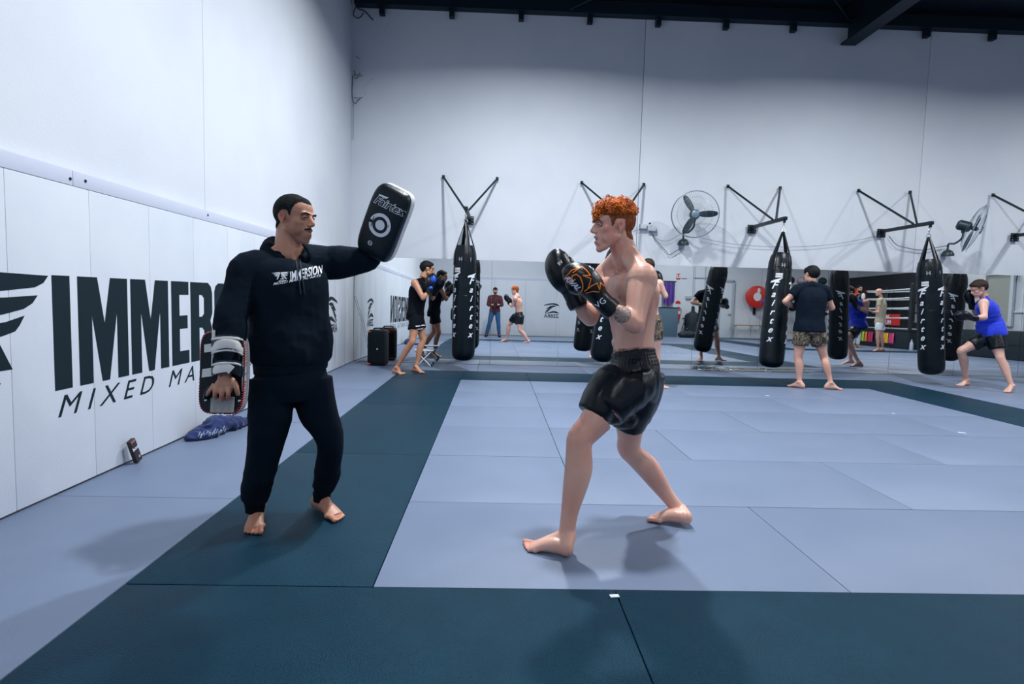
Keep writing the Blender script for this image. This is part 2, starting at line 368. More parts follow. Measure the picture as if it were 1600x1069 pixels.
# ---- printed lettering on the left padding
PF = XL+.0105
def wall_poly(polys, name, m=PRINT, parent=wl, xx=PF+.001):
    """polys in (y,z) on the left wall"""
    b = MB()
    for p in polys:
        n = len(b.v); b.v += [(xx, a, c) for a, c in p]; b.f.append(tuple(range(n, n+len(p))))
    return b.build(name, m, parent, smooth=False)
Z0, Z1 = .600, 1.255; H = Z1-Z0
def letter(ch, a, b):
    W = b-a; t = .135 if W > .2 else W
    q = lambda pts: [(a+x*W, Z0+z*H) for x, z in pts]
    tt = .12/W
    if ch == 'I': return [q([(0, 0), (1, 0), (1, 1), (0, 1)])]
    if ch == 'M':
        return [q([(0, 0), (.25, 0), (.25, .66), (0, 1)]), q([(0, 1), (.25, .66), (.42, .0), (.58, .0), (.5, .54), (.43, 1)][:]) if False else q([(0, 1), (.25, .66), (.43, 0), (.58, 0), (.5, .56), (.37, 1)]), q([(.5, .56), (.58, 0), (.76, .66), (1, 1), (.63, 1)]), q([(.76, .66), (.76, 0), (1, 0), (1, 1)])]
    if ch == 'E': return [q([(0, 0), (.45, 0), (.45, 1), (0, 1)]), q([(.45, 0), (1, 0), (1, .16), (.45, .16)]), q([(.45, .43), (.92, .43), (.92, .59), (.45, .59)]), q([(.45, .84), (1, .84), (1, 1), (.45, 1)])]
    if ch == 'R': return [q([(0, 0), (.38, 0), (.38, 1), (0, 1)]), q([(.38, .84), (.5, .84), (.6, .8), (1, .86), (.94, .95), (.8, 1), (.38, 1)]), q([(.6, .8), (.6, .6), (1, .6), (1, .86)]), q([(.6, .6), (.5, .56), (.38, .56), (.38, .42), (.5, .42), (.6, .38), (.9, .5), (1, .6)]), q([(.6, .38), (.6, 0), (1, 0), (1, .36), (.9, .5)])]
    if ch == 'O':
        out = [(0, .12), (.06, .04), (.2, 0), (.8, 0), (.94, .04), (1, .12), (1, .88), (.94, .96), (.8, 1), (.2, 1), (.06, .96), (0, .88)]
        inn = [(.38, .16), (.4, .14), (.44, .13), (.56, .13), (.6, .14), (.62, .16), (.62, .84), (.6, .86), (.56, .87), (.44, .87), (.4, .86), (.38, .84)]
        return [q([out[i], out[(i+1) % 12], inn[(i+1) % 12], inn[i]]) for i in range(12)]
    if ch == 'N': return [q([(0, 0), (.32, 0), (.32, 1), (0, 1)]), q([(.32, 1), (.32, .62), (.68, 0), (.68, .38)]), q([(.68, 0), (1, 0), (1, 1), (.68, 1)])]
    if ch == 'S':
        out = [(0, .12), (.06, .04), (.2, 0), (.8, 0), (.94, .04), (1, .12), (1, .88), (.94, .96), (.8, 1), (.2, 1), (.06, .96), (0, .88)]
        inn = [(.38, .16), (.4, .14), (.44, .13), (.56, .13), (.6, .14), (.62, .16), (.62, .84), (.6, .86), (.56, .87), (.44, .87), (.4, .86), (.38, .84)]
        r_ = [q([out[i], out[(i+1) % 12], inn[(i+1) % 12], inn[i]]) for i in (0, 1, 2, 3, 4, 6, 7, 8, 9, 10)]
        return r_+[q([(0, .62), (.38, .64), (.38, .84), (0, .88)]), q([(.62, .67), (1, .67), (1, .88), (.62, .84)]), q([(0, .12), (.38, .16), (.38, .34), (0, .34)]), q([(.62, .16), (1, .12), (1, .42), (.62, .40)]),
                   q([(0, .62), (.05, .56), (.14, .51), (.62, .40), (1, .42), (.96, .48), (.86, .53), (.38, .64)])]
pl = []
for ch, a, b in [('I', 1.019, 1.156), ('M', 1.218, 1.685), ('M', 1.719, 2.174), ('E', 2.217, 2.468), ('R', 2.497, 2.86), ('S', 2.90, 3.26), ('I', 3.32, 3.45), ('O', 3.51, 3.88), ('N', 3.94, 4.40)]:
    for i, p in enumerate(letter(ch, a, b)): wall_poly([p], 'tmp') if False else pl.append(p)
# each stroke polygon is nudged a hair so none of them share a plane
b_ = MB()
for i, p in enumerate(pl):
    n = len(b_.v); b_.v += [(PF+.0008+.00005*(i % 5), a, c) for a, c in p]; b_.f.append(tuple(range(n, n+len(p))))
b_.build('lettering', PRINT, wl, smooth=False)
vs, fs = text_mesh('M I X E D   M A R T I A L   A R T S', .17, shear=.35, cuts=10, align='LEFT', width=1.0)
sx = (4.40-1.035)/(vs[:, 0].max()-vs[:, 0].min()); zc = (vs[:, 1].max()+vs[:, 1].min())/2; sz = .125/(vs[:, 1].max()-vs[:, 1].min())
MB().add([(PF+.001, 1.035+(x-vs[:, 0].min())*sx, .505+(z-zc)*sz) for x, z, _ in vs], fs).build('lettering', PRINT, wl, smooth=False)
# wing emblem, mostly left of the picture
def mirror_y(poly, c): return [(2*c-a, z) for a, z in poly][::-1]
wing = [[(.45, 1.262), (.70, 1.256), (.995, 1.250), (.96, 1.21), (.90, 1.185), (.683, 1.163), (.52, 1.15), (.40, 1.19)],
        [(.46, 1.128), (.70, 1.130), (.917, 1.142), (.88, 1.10), (.82, 1.07), (.69, 1.045), (.50, 1.02), (.42, 1.06)],
        [(.47, .985), (.70, 1.005), (.824, 1.035), (.79, .985), (.76, .955), (.68, .935), (.50, .91), (.44, .95)]]
leg = [[(.42, 1.16), (.50, 1.20), (.675, .873), (.735, .760), (.62, .760), (.52, .93)], [(.05, .70), (.66, .70), (.62, .62), (.09, .62)], [(.22, .86), (.46, .86), (.36, 1.03), (.32, 1.03)]]
c0 = .36
ps = wing+leg+[mirror_y(p, c0) for p in wing]+[mirror_y(leg[0], c0)]
b_ = MB()
for i, p in enumerate(ps):
    n = len(b_.v); b_.v += [(PF+.0008+.00006*(i % 7), a, c) for a, c in p]; b_.f.append(tuple(range(n, n+len(p))))
b_.build('wing_emblem', PRINT, wl, smooth=False)
# zebra-pattern mark with its word, on the left padding and on the rear padding
zeb = [[(.02, .62), (.12, .72), (.35, .78), (.6, .76), (.9, .68), (1.0, .60), (.7, .66), (.45, .70), (.25, .66), (.15, .62)],
       [(.20, .60), (.35, .64), (.55, .62), (.85, .42), (.7, .43), (.5, .54), (.3, .56)], [(.36, .54), (.55, .52), (.90, .26), (.78, .28), (.6, .40)],
       [(.50, .48), (.62, .44), (.92, .16), (.84, .16), (.7, .28)], [(.0, .16), (.2, .28), (.4, .30), (.55, .26), (.9, .10), (.6, .16), (.35, .20), (.15, .16)]]
def zebra(o, ax, ay, s, parent):
    b = MB(); o, ax, ay = (np.array(q, float) for q in (o, ax, ay)); n = np.cross(ax, ay)
    for i, p in enumerate(zeb):
        k = len(b.v); b.v += [tuple(o+ax*x*s+ay*z*s+n*(.001+.0001*i)) for x, z in p]; b.f.append(tuple(range(k, k+len(p))))
    b.build('zebra_mark', PRINT, parent, smooth=False)
    text_obj('ZEBRA', .30*s, o+ax*.5*s-ay*.02*s, ax, ay, PRINT, parent, bold=.006*s, cuts=10, off=.001)
zebra((PF, 6.30, .66), (0, 1, 0), (0, 0, 1), .62, wl)
zebra((3.98, -4.369, .80), (-1, 0, 0), (0, 0, 1), .64, wr)
# =================================================================== PUNCHING BAGS AND BRACKETS
def chars_on_cyl(word, r, z0, pitch, size, phi, flag=True):
    """stack of upright letters wrapped on a cylinder round z; phi = angle of the column (0 = -y side)"""
    b = MB()
    def put(vs, fs, zc):
        out = []
        for x, y, *_ in vs:
            a = phi+x/r-math.pi/2; out.append(((r+.0022)*math.cos(a), (r+.0022)*math.sin(a), zc+y))
        b.add(out, fs)
    for i, ch in enumerate(word):
        vs, fs = text_mesh(ch, size*(1.2 if i == 0 else 1), shear=.38, bold=.003*size/.14, cuts=.06); put(vs, fs, z0-i*pitch)
    if flag:
        v, f = grid_poly([[(-.06, .045), (-.05, .075), (.12, .125), (.05, .06)]], .03); put(v, f, z0)
    return b
BAGPROTO = {}
def bag(top, bot, label, rotphi=0., group='leather punching bags hanging along the mirror wall'):
    top, bot = np.array(top, float), np.array(bot, float); L = np.linalg.norm(top-bot); zdir = (top-bot)/L
    t = thing('punching_bag', top, label, 'punching bag', group)
    R = frame(zdir, (1, 0, 0)) @ rotm((0, 0, 1), rotphi)
    t.matrix_world = Matrix.LocRotScale(Vector(top), Matrix(R.tolist()), None)
    def loc(o): o.parent = t; o.matrix_parent_inverse = Matrix(); return o
    r = .182
    body = MB(); pr_ = [(.02, -L), (.07, -L+.004), (.12, -L+.018), (.155, -L+.045), (.176, -L+.09), (r, -L+.16), (r+.002, -L+.6), (r-.002, -L+1.0), (r-.004, -.75), (r-.012, -.52), (.150, -.42), (.125, -.375), (.03, -.365)]
    body.lathe(pr_, n=32); o = loc(body.build('bag_body', BAGM))
    for z in (-L+1.02, -.62): loc(MB().torus((0, 0, z), r-.004, .004, nu=32, nv=5).build('seam', LEATHER))
    for k in range(4):
        a = k*math.pi/2+.35; c, s_ = math.cos(a), math.sin(a); q = MB()
        pts = [(.012*c, .012*s_, -.015), (.075*c, .075*s_, -.20), (.142*c, .142*s_, -.40), (.171*c, .171*s_, -.52), (.180*c, .180*s_, -.68)]
        q.loft(pts, [(.022, .004), (.026, .004), (.032, .005), (.034, .006), (.034, .005)], (-s_, c, 0), 8, sub=3); loc(q.build('strap', LEATHER))
        for g_ in (-1, 1):
            pass
    g = MB(); g.torus((0, 0, .0), .03, .006, rotm((1, 0, 0), math.pi/2), 18, 6); loc(g.build('hook_ring', CHROME))
    for k, a in enumerate((-.35, .45)):
        v, f = text_mesh('H', .085, bold=.002, cuts=.1); q = MB(); q.add([((r-.006)*math.cos(a-math.pi/2+x/r)*1.02, (r-.006)*math.sin(a-math.pi/2+x/r)*1.02, -.60+y) for x, y, _ in v], f)
        loc(q.build('top_mark', mat('faded_print', (.25, .32, .38), .6), smooth='full'))
    lb = MB(); n_ = 6
    vs = [((r+.004)*math.cos(-.62-math.pi/2+(i/n_-.5)*.55), (r+.004)*math.sin(-.62-math.pi/2+(i/n_-.5)*.55), -.76+z) for i in range(n_+1) for z in (-.035, .035)]
    lb.add(vs, [(2*i, 2*i+2, 2*i+3, 2*i+1) for i in range(n_)]); loc(lb.build('label', mat('label_white', (.62, .66, .70), .5)))
    v, f = text_mesh('Fairtex', .038, cuts=.1); q = MB(); q.add([((r+.0055)*math.cos(-.62-math.pi/2+x/r*.9), (r+.0055)*math.sin(-.62-math.pi/2+x/r*.9), -.76+y) for x, y, _ in v], f); loc(q.build('label_print', mat('label_red', (.35, .05, .06), .5)))
    for k in range(4):
        loc(chars_on_cyl('Fairtex', r, -.92, .138, .135, .62+k*math.pi/2).build('lettering', WHITEP, smooth='full'))
    return t
def bracket(xc, label, arm_top, ls=(.47, .47), zs=3.25):
    t = thing('bag_bracket', (xc, 7.96, 2.53), label, 'bracket', 'steel wall brackets holding the punching bags')
    zt = 2.55; L0, L1 = 7.955, 6.74
    a = MB().box((xc, (L0+L1)/2, zt), (.055, L0-L1, .055)); a.build('arm', BLACKM, t, bevel=.004)
    MB().box((xc, 7.95, 2.52), (.15, .014, .15)).build('wall_plate', BLACKM, t, bevel=.003)
    bo = MB()
    for dx in (-.05, .05):
        for dz in (-.05, 0, .05): bo.lathe([(.009, 0), (.009, .008)], (xc+dx, 7.943, 2.52+dz), 8, frame((0, -1, 0)))
    o_ = bo.build('bolts', CHROME, t); o_['kind'] = 'stuff'
    for s in (-1, 1):
        MB().loft([(xc+s*.03, 7.12, zt+.03), (xc+s*ls[0], 7.95, zs)], [(.020, .020)]*2, (1, 0, 0), 4).build('strut', BLACKM, t, smooth=False)
        MB().box((xc+s*ls[0], 7.95, zs), (.05, .02, .06)).build('strut_foot', BLACKM, t, bevel=.003)
    MB().box((xc, 6.78, zt-.045), (.02, .05, .05)).build('chain_lug', BLACKM, t, bevel=.003)
    return t
def chain(p0, p1, label):
    p0, p1 = np.array(p0, float), np.array(p1, float); L = np.linalg.norm(p1-p0); n = max(3, int(L/.034)); d = (p1-p0)/L; b = MB()
    for i in range(n):
        c = p0+d*(i+.5)*L/n; R = frame(d, (1, 0, 0) if i % 2 else (0, 1, 0)); R2 = np.stack([R[:, 2]*1.35, R[:, 0], R[:, 1]], 1)
        b.torus(c, .0155, .0042, R2, 12, 5)
    o = b.build('chain', CHROME); return tag(o, label, 'chain')
BAGS = [(.985, (.985, 6.8), (.985, 6.8, .19), 'punching bag hanging nearest the wall corner, beside the boxer with blue gloves', .0),
        (3.20, (3.20, 6.82), (3.19, 6.93, .21), 'punching bag hanging behind the red-haired fighter, mostly hidden by him', .2),
        (5.97, (5.97, 6.8), (5.73, 6.45, .235), 'punching bag swung sideways, left of the man in camouflage shorts', .18),
        (8.31, (8.31, 6.8), (8.45, 6.68, .155), 'punching bag in front of the boxer in the blue tank top', -.37),
        (10.75, (10.75, 6.8), (10.7, 6.75, .18), 'punching bag at the far right, seen only in the mirror', .1)]
for (xb, tp, bt, lb, ph), bl in zip(BAGS, ['steel bag bracket nearest the wall corner', 'steel bag bracket above the red-haired fighter', 'steel bag bracket between the two wall fans, right of the first fan', 'steel bag bracket left of the second wall fan', 'steel bag bracket cut off by the right picture edge']):
    bracket(xb, 'black '+bl, None, ls=(.465, .465) if xb != 3.2 else (.55, .55)) if xb != 3.2 else bracket(3.47, 'black '+bl, None, ls=(.545, .545), zs=3.23)
    z1 = 2.36 if xb < 8 else 2.35
    bx = 3.47 if xb == 3.2 else xb
    if xb == 3.2: tp = (3.40, 6.80)
    bag((tp[0], tp[1], z1), bt, lb, ph)
    chain((bx, 6.79, 2.50), (tp[0], tp[1], z1+.03), 'short steel chain holding the '+['bag nearest the wall corner', 'bag behind the red-haired fighter', 'sideways swung bag', 'bag before the blue tank top boxer', 'bag seen only in the mirror'][[.985, 3.20, 5.97, 8.31, 10.75].index(xb)])
# =================================================================== WALL FANS
FANM = mat('fan_dark_metal', (.010, .028, .038), .4); WIREM = mat('fan_wire', (.20, .27, .34), .4, metal=.4)
def fan(c, n, R_, mount, label, spin):
    c, mount = np.array(c, float), np.array(mount, float); F = frame(n, (0, 0, 1)); nz = F[:, 2]
    t = thing('wall_fan', mount, label, 'fan', 'large caged fans on the back wall')
    g = MB(); g.torus(c, R_, .008, F, 48, 8); g.torus(c+nz*.05, R_*.98, .004, F, 48, 6); g.build('guard_rim', WIREM, t)
    for nm, sg, dep in (('front_guard', 1, .10), ('rear_guard', -1, .10)):
        w_ = MB(); NW = 64
        for k in range(NW):
            a = 2*math.pi*k/NW; p = []
            for q in (0.18, .45, .75, 1.0):
                a2 = a+(1-q)*.35; p.append(c+F[:, 0]*math.cos(a2)*R_*q+F[:, 1]*math.sin(a2)*R_*q+nz*sg*dep*math.sqrt(max(0, 1-q*q)))
            w_.tube(p, .0011, 3)
        for q in (.45, .75): w_.torus(c+nz*sg*dep*math.sqrt(1-q*q), R_*q, .0014, F, 32, 3)
        o = w_.build(nm, WIREM, t); o['kind'] = 'stuff'
    MB().lathe([(.001, 0), (.06, 0), (.065, .012), (.05, .02), (.001, .022)], c+nz*.098, 20, F).build('badge_disc', WIREM, t)
    for k in range(3):
        a = spin+k*2*math.pi/3; b = MB(); pts = []; rd = []; sd = []
        e = F[:, 0]*math.cos(a)+F[:, 1]*math.sin(a); e2 = np.cross(nz, e)
        for q, wd in ((.10, .022), (.3, .05), (.6, .06), (.85, .045), (.95, .015)): pts.append(c+e*R_*q); rd.append((wd, .004)); sd.append(e2*math.cos(.45)+nz*math.sin(.45))
        b.loft(pts, rd, sd, 8, sub=2); b.build('blade', FANM, t)
    MB().cap(c-nz*.02, c+nz*.03, .035).build('hub', FANM, t)
    MB().loft([c-nz*.04, c-nz*.07, c-nz*.22, c-nz*.25], [.06, .085, .085, .05], F[:, 0], 20).build('motor', FANM, t)
    e = c-nz*.15
    MB().tube([e+[0, 0, -.07], e+[0, .01, -.2], (e+mount)/2+[0, -.02, -.06], mount+[0, -.06, .16], mount+[0, -.05, .04]], .017, 10, 5).build('arm', FANM, t)
    MB().cap(e+[0, 0, -.10], e+[0, 0, .02], .03).build('tilt_joint', FANM, t)
    MB().lathe([(.10, -.05), (.10, -.02), (.07, .035), (.03, .06)], mount+[0, -.055, 0], 20).build('wall_mount', FANM, t)
    return t
fan(P(1086, 335, 7.5), (-.28, -1, -.12), .385, P(1066, 379, 7.95), 'round caged wall fan facing the room above the mirror, left of the swung bag', .55)
fan(P(1522, 357, 7.25), (.80, -.62, -.36), .40, P(1477, 396, 7.95), 'round caged wall fan turned sideways near the right picture edge', 1.1)
# power outlet, cables
CAB = mat('black_cable', (.02, .04, .055), .5); GREYC = mat('grey_plastic', (.50, .55, .60), .5)
t = thing('power_outlet', P(1004, 354, 7.95), 'grey power outlet with plugs on the wall beside the first fan', 'power outlet')
p = P(1004, 354, 7.95); MB().box(p+[0, -.02, 0], (.13, .04, .08)).build('socket_box', GREYC, t, bevel=.005); MB().box(p+[.16, -.02, -.03], (.14, .05, .09)).build('plug', GREYC, t, bevel=.008); MB().cap(p+[.11, -.05, .05], p+[.11, -.08, .05], .016).build('plug', CAB, t)
def cable(pts, label, r=.006, Y=7.94): o = MB().tube([P(a, b, Y) for a, b in pts], r, 6, 4).build('power_cable', CAB); return tag(o, label, 'cable')
cable([(1010, 352), (1017, 362), (1024, 374), (1040, 392), (1046, 398), (1055, 393), (1064, 388)], 'black cable sagging from the power outlet to the first wall fan')
cable([(1014, 358), (1025, 372), (1038, 377), (1050, 374), (1062, 366)], 'thin grey cable looping from the power outlet behind the first fan', .003)
cable([(1096, 372), (1150, 382), (1230, 386), (1300, 382), (1372, 369)], 'long thin cable strung along the wall between the two fans', .003)
cable([(1389, 369), (1400, 382), (1415, 387), (1440, 391), (1462, 387), (1480, 384)], 'black cable hanging between the bag bracket and the second fan')
cable([(960, 366), (980, 364), (1001, 358)], 'thin cable running to the power outlet behind the red-haired fighter', .003)
cable([(553, 462), (558, 480), (566, 505), (574, 542), (578, 556)], 'thin cable hanging in the wall corner down to the speaker', .003, 7.9)
# =================================================================== PARTY SPEAKER
t = thing('party_speaker', (-.50, 7.5, 0), 'black portable party speaker with orange corner accents in the wall corner', 'speaker')
sc = np.array([-.485, 7.50, 0]); Rz = rotm((0, 0, 1), -.10); SH = .60; SW = .31; SD = .30
SPK = mat('speaker_black', (.0025, .007, .011), .5, spec=.25); GR = mat('speaker_grille', (.003, .008, .012), .7, spec=.15, bump=(420, .6, 1))
def rbox(c, w_, d_, h_, r_, zs, m, nm, par):
    b = MB(); n_ = 28; pts = [np.array([0, 0, z]) for z, _ in zs]
    for z, sc_ in zs:
        for k in range(n_):
            th = 2*math.pi*k/n_; c_, s_ = math.cos(th), math.sin(th); c_ = math.copysign(abs(c_)**.4, c_); s_ = math.copysign(abs(s_)**.4, s_)
            v = Rz @ np.array([c_*w_/2*sc_, s_*d_/2*sc_, z])+c; b.v.append(tuple(v))
    m_ = len(zs); b.f = [(i*n_+k, i*n_+(k+1) % n_, (i+1)*n_+(k+1) % n_, (i+1)*n_+k) for i in range(m_-1) for k in range(n_)]+[tuple(range(n_-1, -1, -1)), tuple(range((m_-1)*n_, m_*n_))]
    return b.build(nm, m, par)
rbox(sc, SW, SD, SH, .05, [(.012, .86), (.02, .93), (.05, .98), (.12, 1), (SH-.12, 1), (SH-.05, .98), (SH-.015, .92), (SH, .80)], SPK, 'cabinet', t)
rbox(sc+Rz @ np.array([0, -.06, .03]), SW*.93, SD*.72, SH, .05, [(.01, .9), (.03, .98), (.06, 1), (SH-.14, 1), (SH-.08, .97), (SH-.05, .9)], GR, 'grille', t)
def bend(z, x0, x1, ysgn, nm='accent_light'):
    p = [sc+Rz @ np.array([x, ysgn*(SD/2+.004)*(1 if abs(x) < SW*.44 else .80), z]) for x in np.linspace(x0, x1, 8)]
    MB().loft(p, [(.009, .005)]*8, (0, 0, 1), 6).build(nm, ORANGE, t)
bend(SH-.03, -.155, -.08, -1); bend(.04, -.155, -.08, -1); bend(SH-.04, -.15, .15, 1); bend(.045, -.15, .15, 1)
MB().box(sc+Rz @ np.array([0, .155, .3]), (.22, .012, .42), Rz).build('back_panel', GR, t)
MB().box(sc+Rz @ np.array([.035, -.172, .29]), (.02, .006, .02), Rz).build('badge', WHITEP, t)
MB().tube([sc+Rz @ np.array(q) for q in ((-.08, .02, SH-.01), (-.07, .02, SH+.02), (.07, .02, SH+.02), (.08, .02, SH-.01))], .012, 8, 3).build('handle', SPK, t)
# =================================================================== FOLDING STOOL behind the corner boxer
t = thing('folding_stool', (.33, 7.5, 0), 'small white folding stool with black feet standing behind the corner boxer', 'stool')
WH = mat('white_steel', (.62, .66, .70), .4)
for (a, b) in (((.16, 7.36, .27), (.43, 7.36, .01)), ((.43, 7.36, .27), (.18, 7.36, .01)), ((.16, 7.62, .27), (.43, 7.62, .01)), ((.43, 7.62, .27), (.18, 7.62, .01))):
    MB().tube([a, b], .010, 8).build('leg', WH, t); MB().cap(np.array(b)+[0, 0, .01], np.array(b)+[0, 0, .035], .014).build('foot_cap', BLACKM, t)
MB().box((.295, 7.49, .278), (.32, .30, .015)).build('seat', WH, t, bevel=.006)
MB().tube([(.30, 7.36, .14), (.30, 7.62, .14)], .007, 6).build('crossbar', WH, t)
# =================================================================== POLES at the mirror foot
POLM = mat('pole_metal', (.42, .44, .42), .3, metal=.7); GOLD = mat('pole_brass', (.35, .33, .24), .35, metal=.5)
for k, (a, b, m_, r_, lb) in enumerate([(P(1092, 577.5, 7.80), P(1265, 581, 7.86), POLM, .016, 'long silver pole on the mats at the mirror foot, nearest the room'), (P(1120, 575, 7.88), P(1260, 578, 7.90), GOLD, .012, 'long brass pole lying against the mirror foot'), (P(1110, 573.5, 7.93), P(1200, 575.5, 7.93), POLM, .010, 'short silver pole between the brass pole and the mirror')]):
    a = np.array([a[0], a[1], r_+.003]); b = np.array([b[0], b[1], r_+.003]); t = thing('metal_pole', (a+b)/2, lb, 'pole', 'poles lying at the mirror foot')
    MB().tube([a, b], r_, 10).build('tube', m_, t)
    if k < 2:
        d = (b-a)/np.linalg.norm(b-a)
        for q in (.02, .30, .62): MB().cap(a+(b-a)*q-d*.04, a+(b-a)*q+d*.04, r_*1.5).build('coupling', CHROME, t)
t = thing('pole_clamps', P(1105, 575, 7.82), 'heap of small chrome clamps at the left end of the poles', 'clamps')
rr = random.Random(5)
for k in range(7):
    c = np.array([5.30+k*.05, 7.70+rr.uniform(-.04, .03), .024]); MB().torus(c, .022, .008, rotm((rr.random(), rr.random(), .3), rr.uniform(.6, 1.6)), 12, 5).build('clamp', CHROME, t)
# =================================================================== CARD BOX by the left wall
p0 = PX(203, 728, -.955); t = thing('card_box', (p0[0], p0[1], 0), 'small dark brown card box leaning against the white left wall', 'box')
BR = mat('dark_brown_card', (.030, .020, .022), .5)
bc = np.array([-.955, 1.635, .092]); R = rotm((0, 1, 0), -.12) @ rotm((1, 0, 0), .30)
nz = R[:, 0]
MB().box(bc, (.028, .058, .165), R).build('carton', BR, t, bevel=.002)
MB().box(bc+R @ np.array([.0145, 0, .071]), (.001, .05, .015), R).build('top_band', mat('box_pink', (.30, .12, .15), .5), t, smooth=False)
text_obj('boos', .034, bc+R @ np.array([.0145, .0, .02]), R[:, 1], R[:, 2], WHITEP, t, cuts=10, bold=.001)
text_obj('o', .03, bc+R @ np.array([.0145, .008, -.045]), R[:, 1], R[:, 2], mat('box_grey', (.35, .38, .42), .5), t, cuts=10, bold=.002)
# =================================================================== BLUE CLOTH by the left wall
NAVY = mat('navy_cloth', (.004, .020, .115), .85, bump=(60, .3, 4), sheen=.3, noisecol=((.003, .011, .06), 8, .4, .7))
b = MB()
b.ell((-.86, 2.46, .03), (.11, .16, .045)).ell((-.84, 2.55, .07), (.09, .13, .06)).ell((-.80, 2.70, .045), (.10, .15, .05)).ell((-.90, 2.36, .02), (.07, .12, .03)).ell((-.78, 2.84, .02), (.08, .13, .025))
b.loft([(-.80, 2.72, .03), (-.74, 2.86, .025), (-.66, 2.92, .018), (-.58, 2.88, .016), (-.42, 2.92, .014)], [(.07, .03), (.06, .022), (.05, .018), (.045, .016), (.04, .013)], (0, 1, 0), 12, sub=3)
def remesh(b, voxel, smooth=4, fac=.5):
    me = bpy.data.meshes.new('tmp'); me.from_pydata(b.v, [], b.f); me.update(); o = bpy.data.objects.new('tmp', me); COL.objects.link(o)
    bm = bmesh.new(); bm.from_mesh(me); bmesh.ops.recalc_face_normals(bm, faces=bm.faces[:]); bm.to_mesh(me); bm.free()
    md = o.modifiers.new('r', 'REMESH'); md.mode = 'VOXEL'; md.voxel_size = voxel; md.adaptivity = 0
    if smooth: s = o.modifiers.new('s', 'SMOOTH'); s.factor = fac; s.iterations = smooth
    dg = bpy.context.evaluated_depsgraph_get(); out = bpy.data.meshes.new_from_object(o.evaluated_get(dg)); bpy.data.objects.remove(o); bpy.data.meshes.remove(me); return out
def verts(me): a = np.empty(len(me.vertices)*3); me.vertices.foreach_get('co', a); return a.reshape(-1, 3)
def norms(me):
    a = np.empty(len(me.vertices)*3); me.vertices.foreach_get('normal', a); return a.reshape(-1, 3)
def setv(me, a): me.vertices.foreach_set('co', a.ravel()); me.update()
def disp(me, scale, amt, stretch=(1, 1, 1), ridged=False, mask=None):
    V = verts(me); Nn = norms(me); st = np.array(stretch)*scale
    d = np.array([noise.noise(Vector(v*st)) for v in V])
    if ridged: d = 1-2*np.abs(d)
    if mask is not None: d = d*mask
    setv(me, V+Nn*(d*amt)[:, None])
me = remesh(b, .012, 3); disp(me, 14, .022, ridged=True); disp(me, 34, .006)
V = verts(me); V[:, 2] = np.maximum(V[:, 2], .002); V[:, 0] = np.maximum(V[:, 0], -.998); setv(me, V)
cl = link('blue_cloth', me, NAVY, None, 'full'); tag(cl, 'crumpled navy blue garment with white print lying on the mats by the left wall', 'garment')
bv = bvh_of(cl)
for k_ in range(26):
    u_ = 312+k_*1.75+rr.uniform(-1, 1); v_ = 680-(k_*.38)+rr.uniform(-3, 2); w_ = rr.uniform(.006, .016); h_ = rr.uniform(.010, .034)
    v, f = grid_poly([[(-w_*.5, -h_*.5), (-w_*.2, -h_*.5), (w_*.5, h_*.5), (w_*.2, h_*.5)]], .02)
    b_ = MB()
    for x_, y_, _ in v: 
        d_ = ray(u_+x_*230, v_-y_*230); h = bv.ray_cast(Vector(CAM), Vector(d_/np.linalg.norm(d_)), 9); b_.v.append(tuple(np.array(h[0])-d_/np.linalg.norm(d_)*.006) if h[0] else (0, 0, 0))
    if all(q_ != (0, 0, 0) for q_ in b_.v): b_.f = f; b_.build('print', mat('faded_white', (.40, .46, .55), .7), cl, smooth=False)
# small litter on the mats
def litter(u, v, sx, sy, a, lb, m_=WHITEP):
    p = G(u, v); o = MB().box(p+[0, 0, .003], (sx, sy, .004), rotm((0, 0, 1), a)).build('paper_scrap', m_, None, bevel=.001); tag(o, lb, 'scrap')
litter(960, 932.5, .038, .022, .1, 'small white scrap of tape at the mat corner in the foreground')
litter(1503, 677, .06, .03, -.5, 'white paper scrap on the grey mats at the right')
litter(1199, 619, .05, .03, .2, 'white paper scrap on the grey mats left of the camouflage shorts man')
litter(1396, 646.5, .03, .02, .4, 'tiny white scrap on the grey mats below the dark stripe')
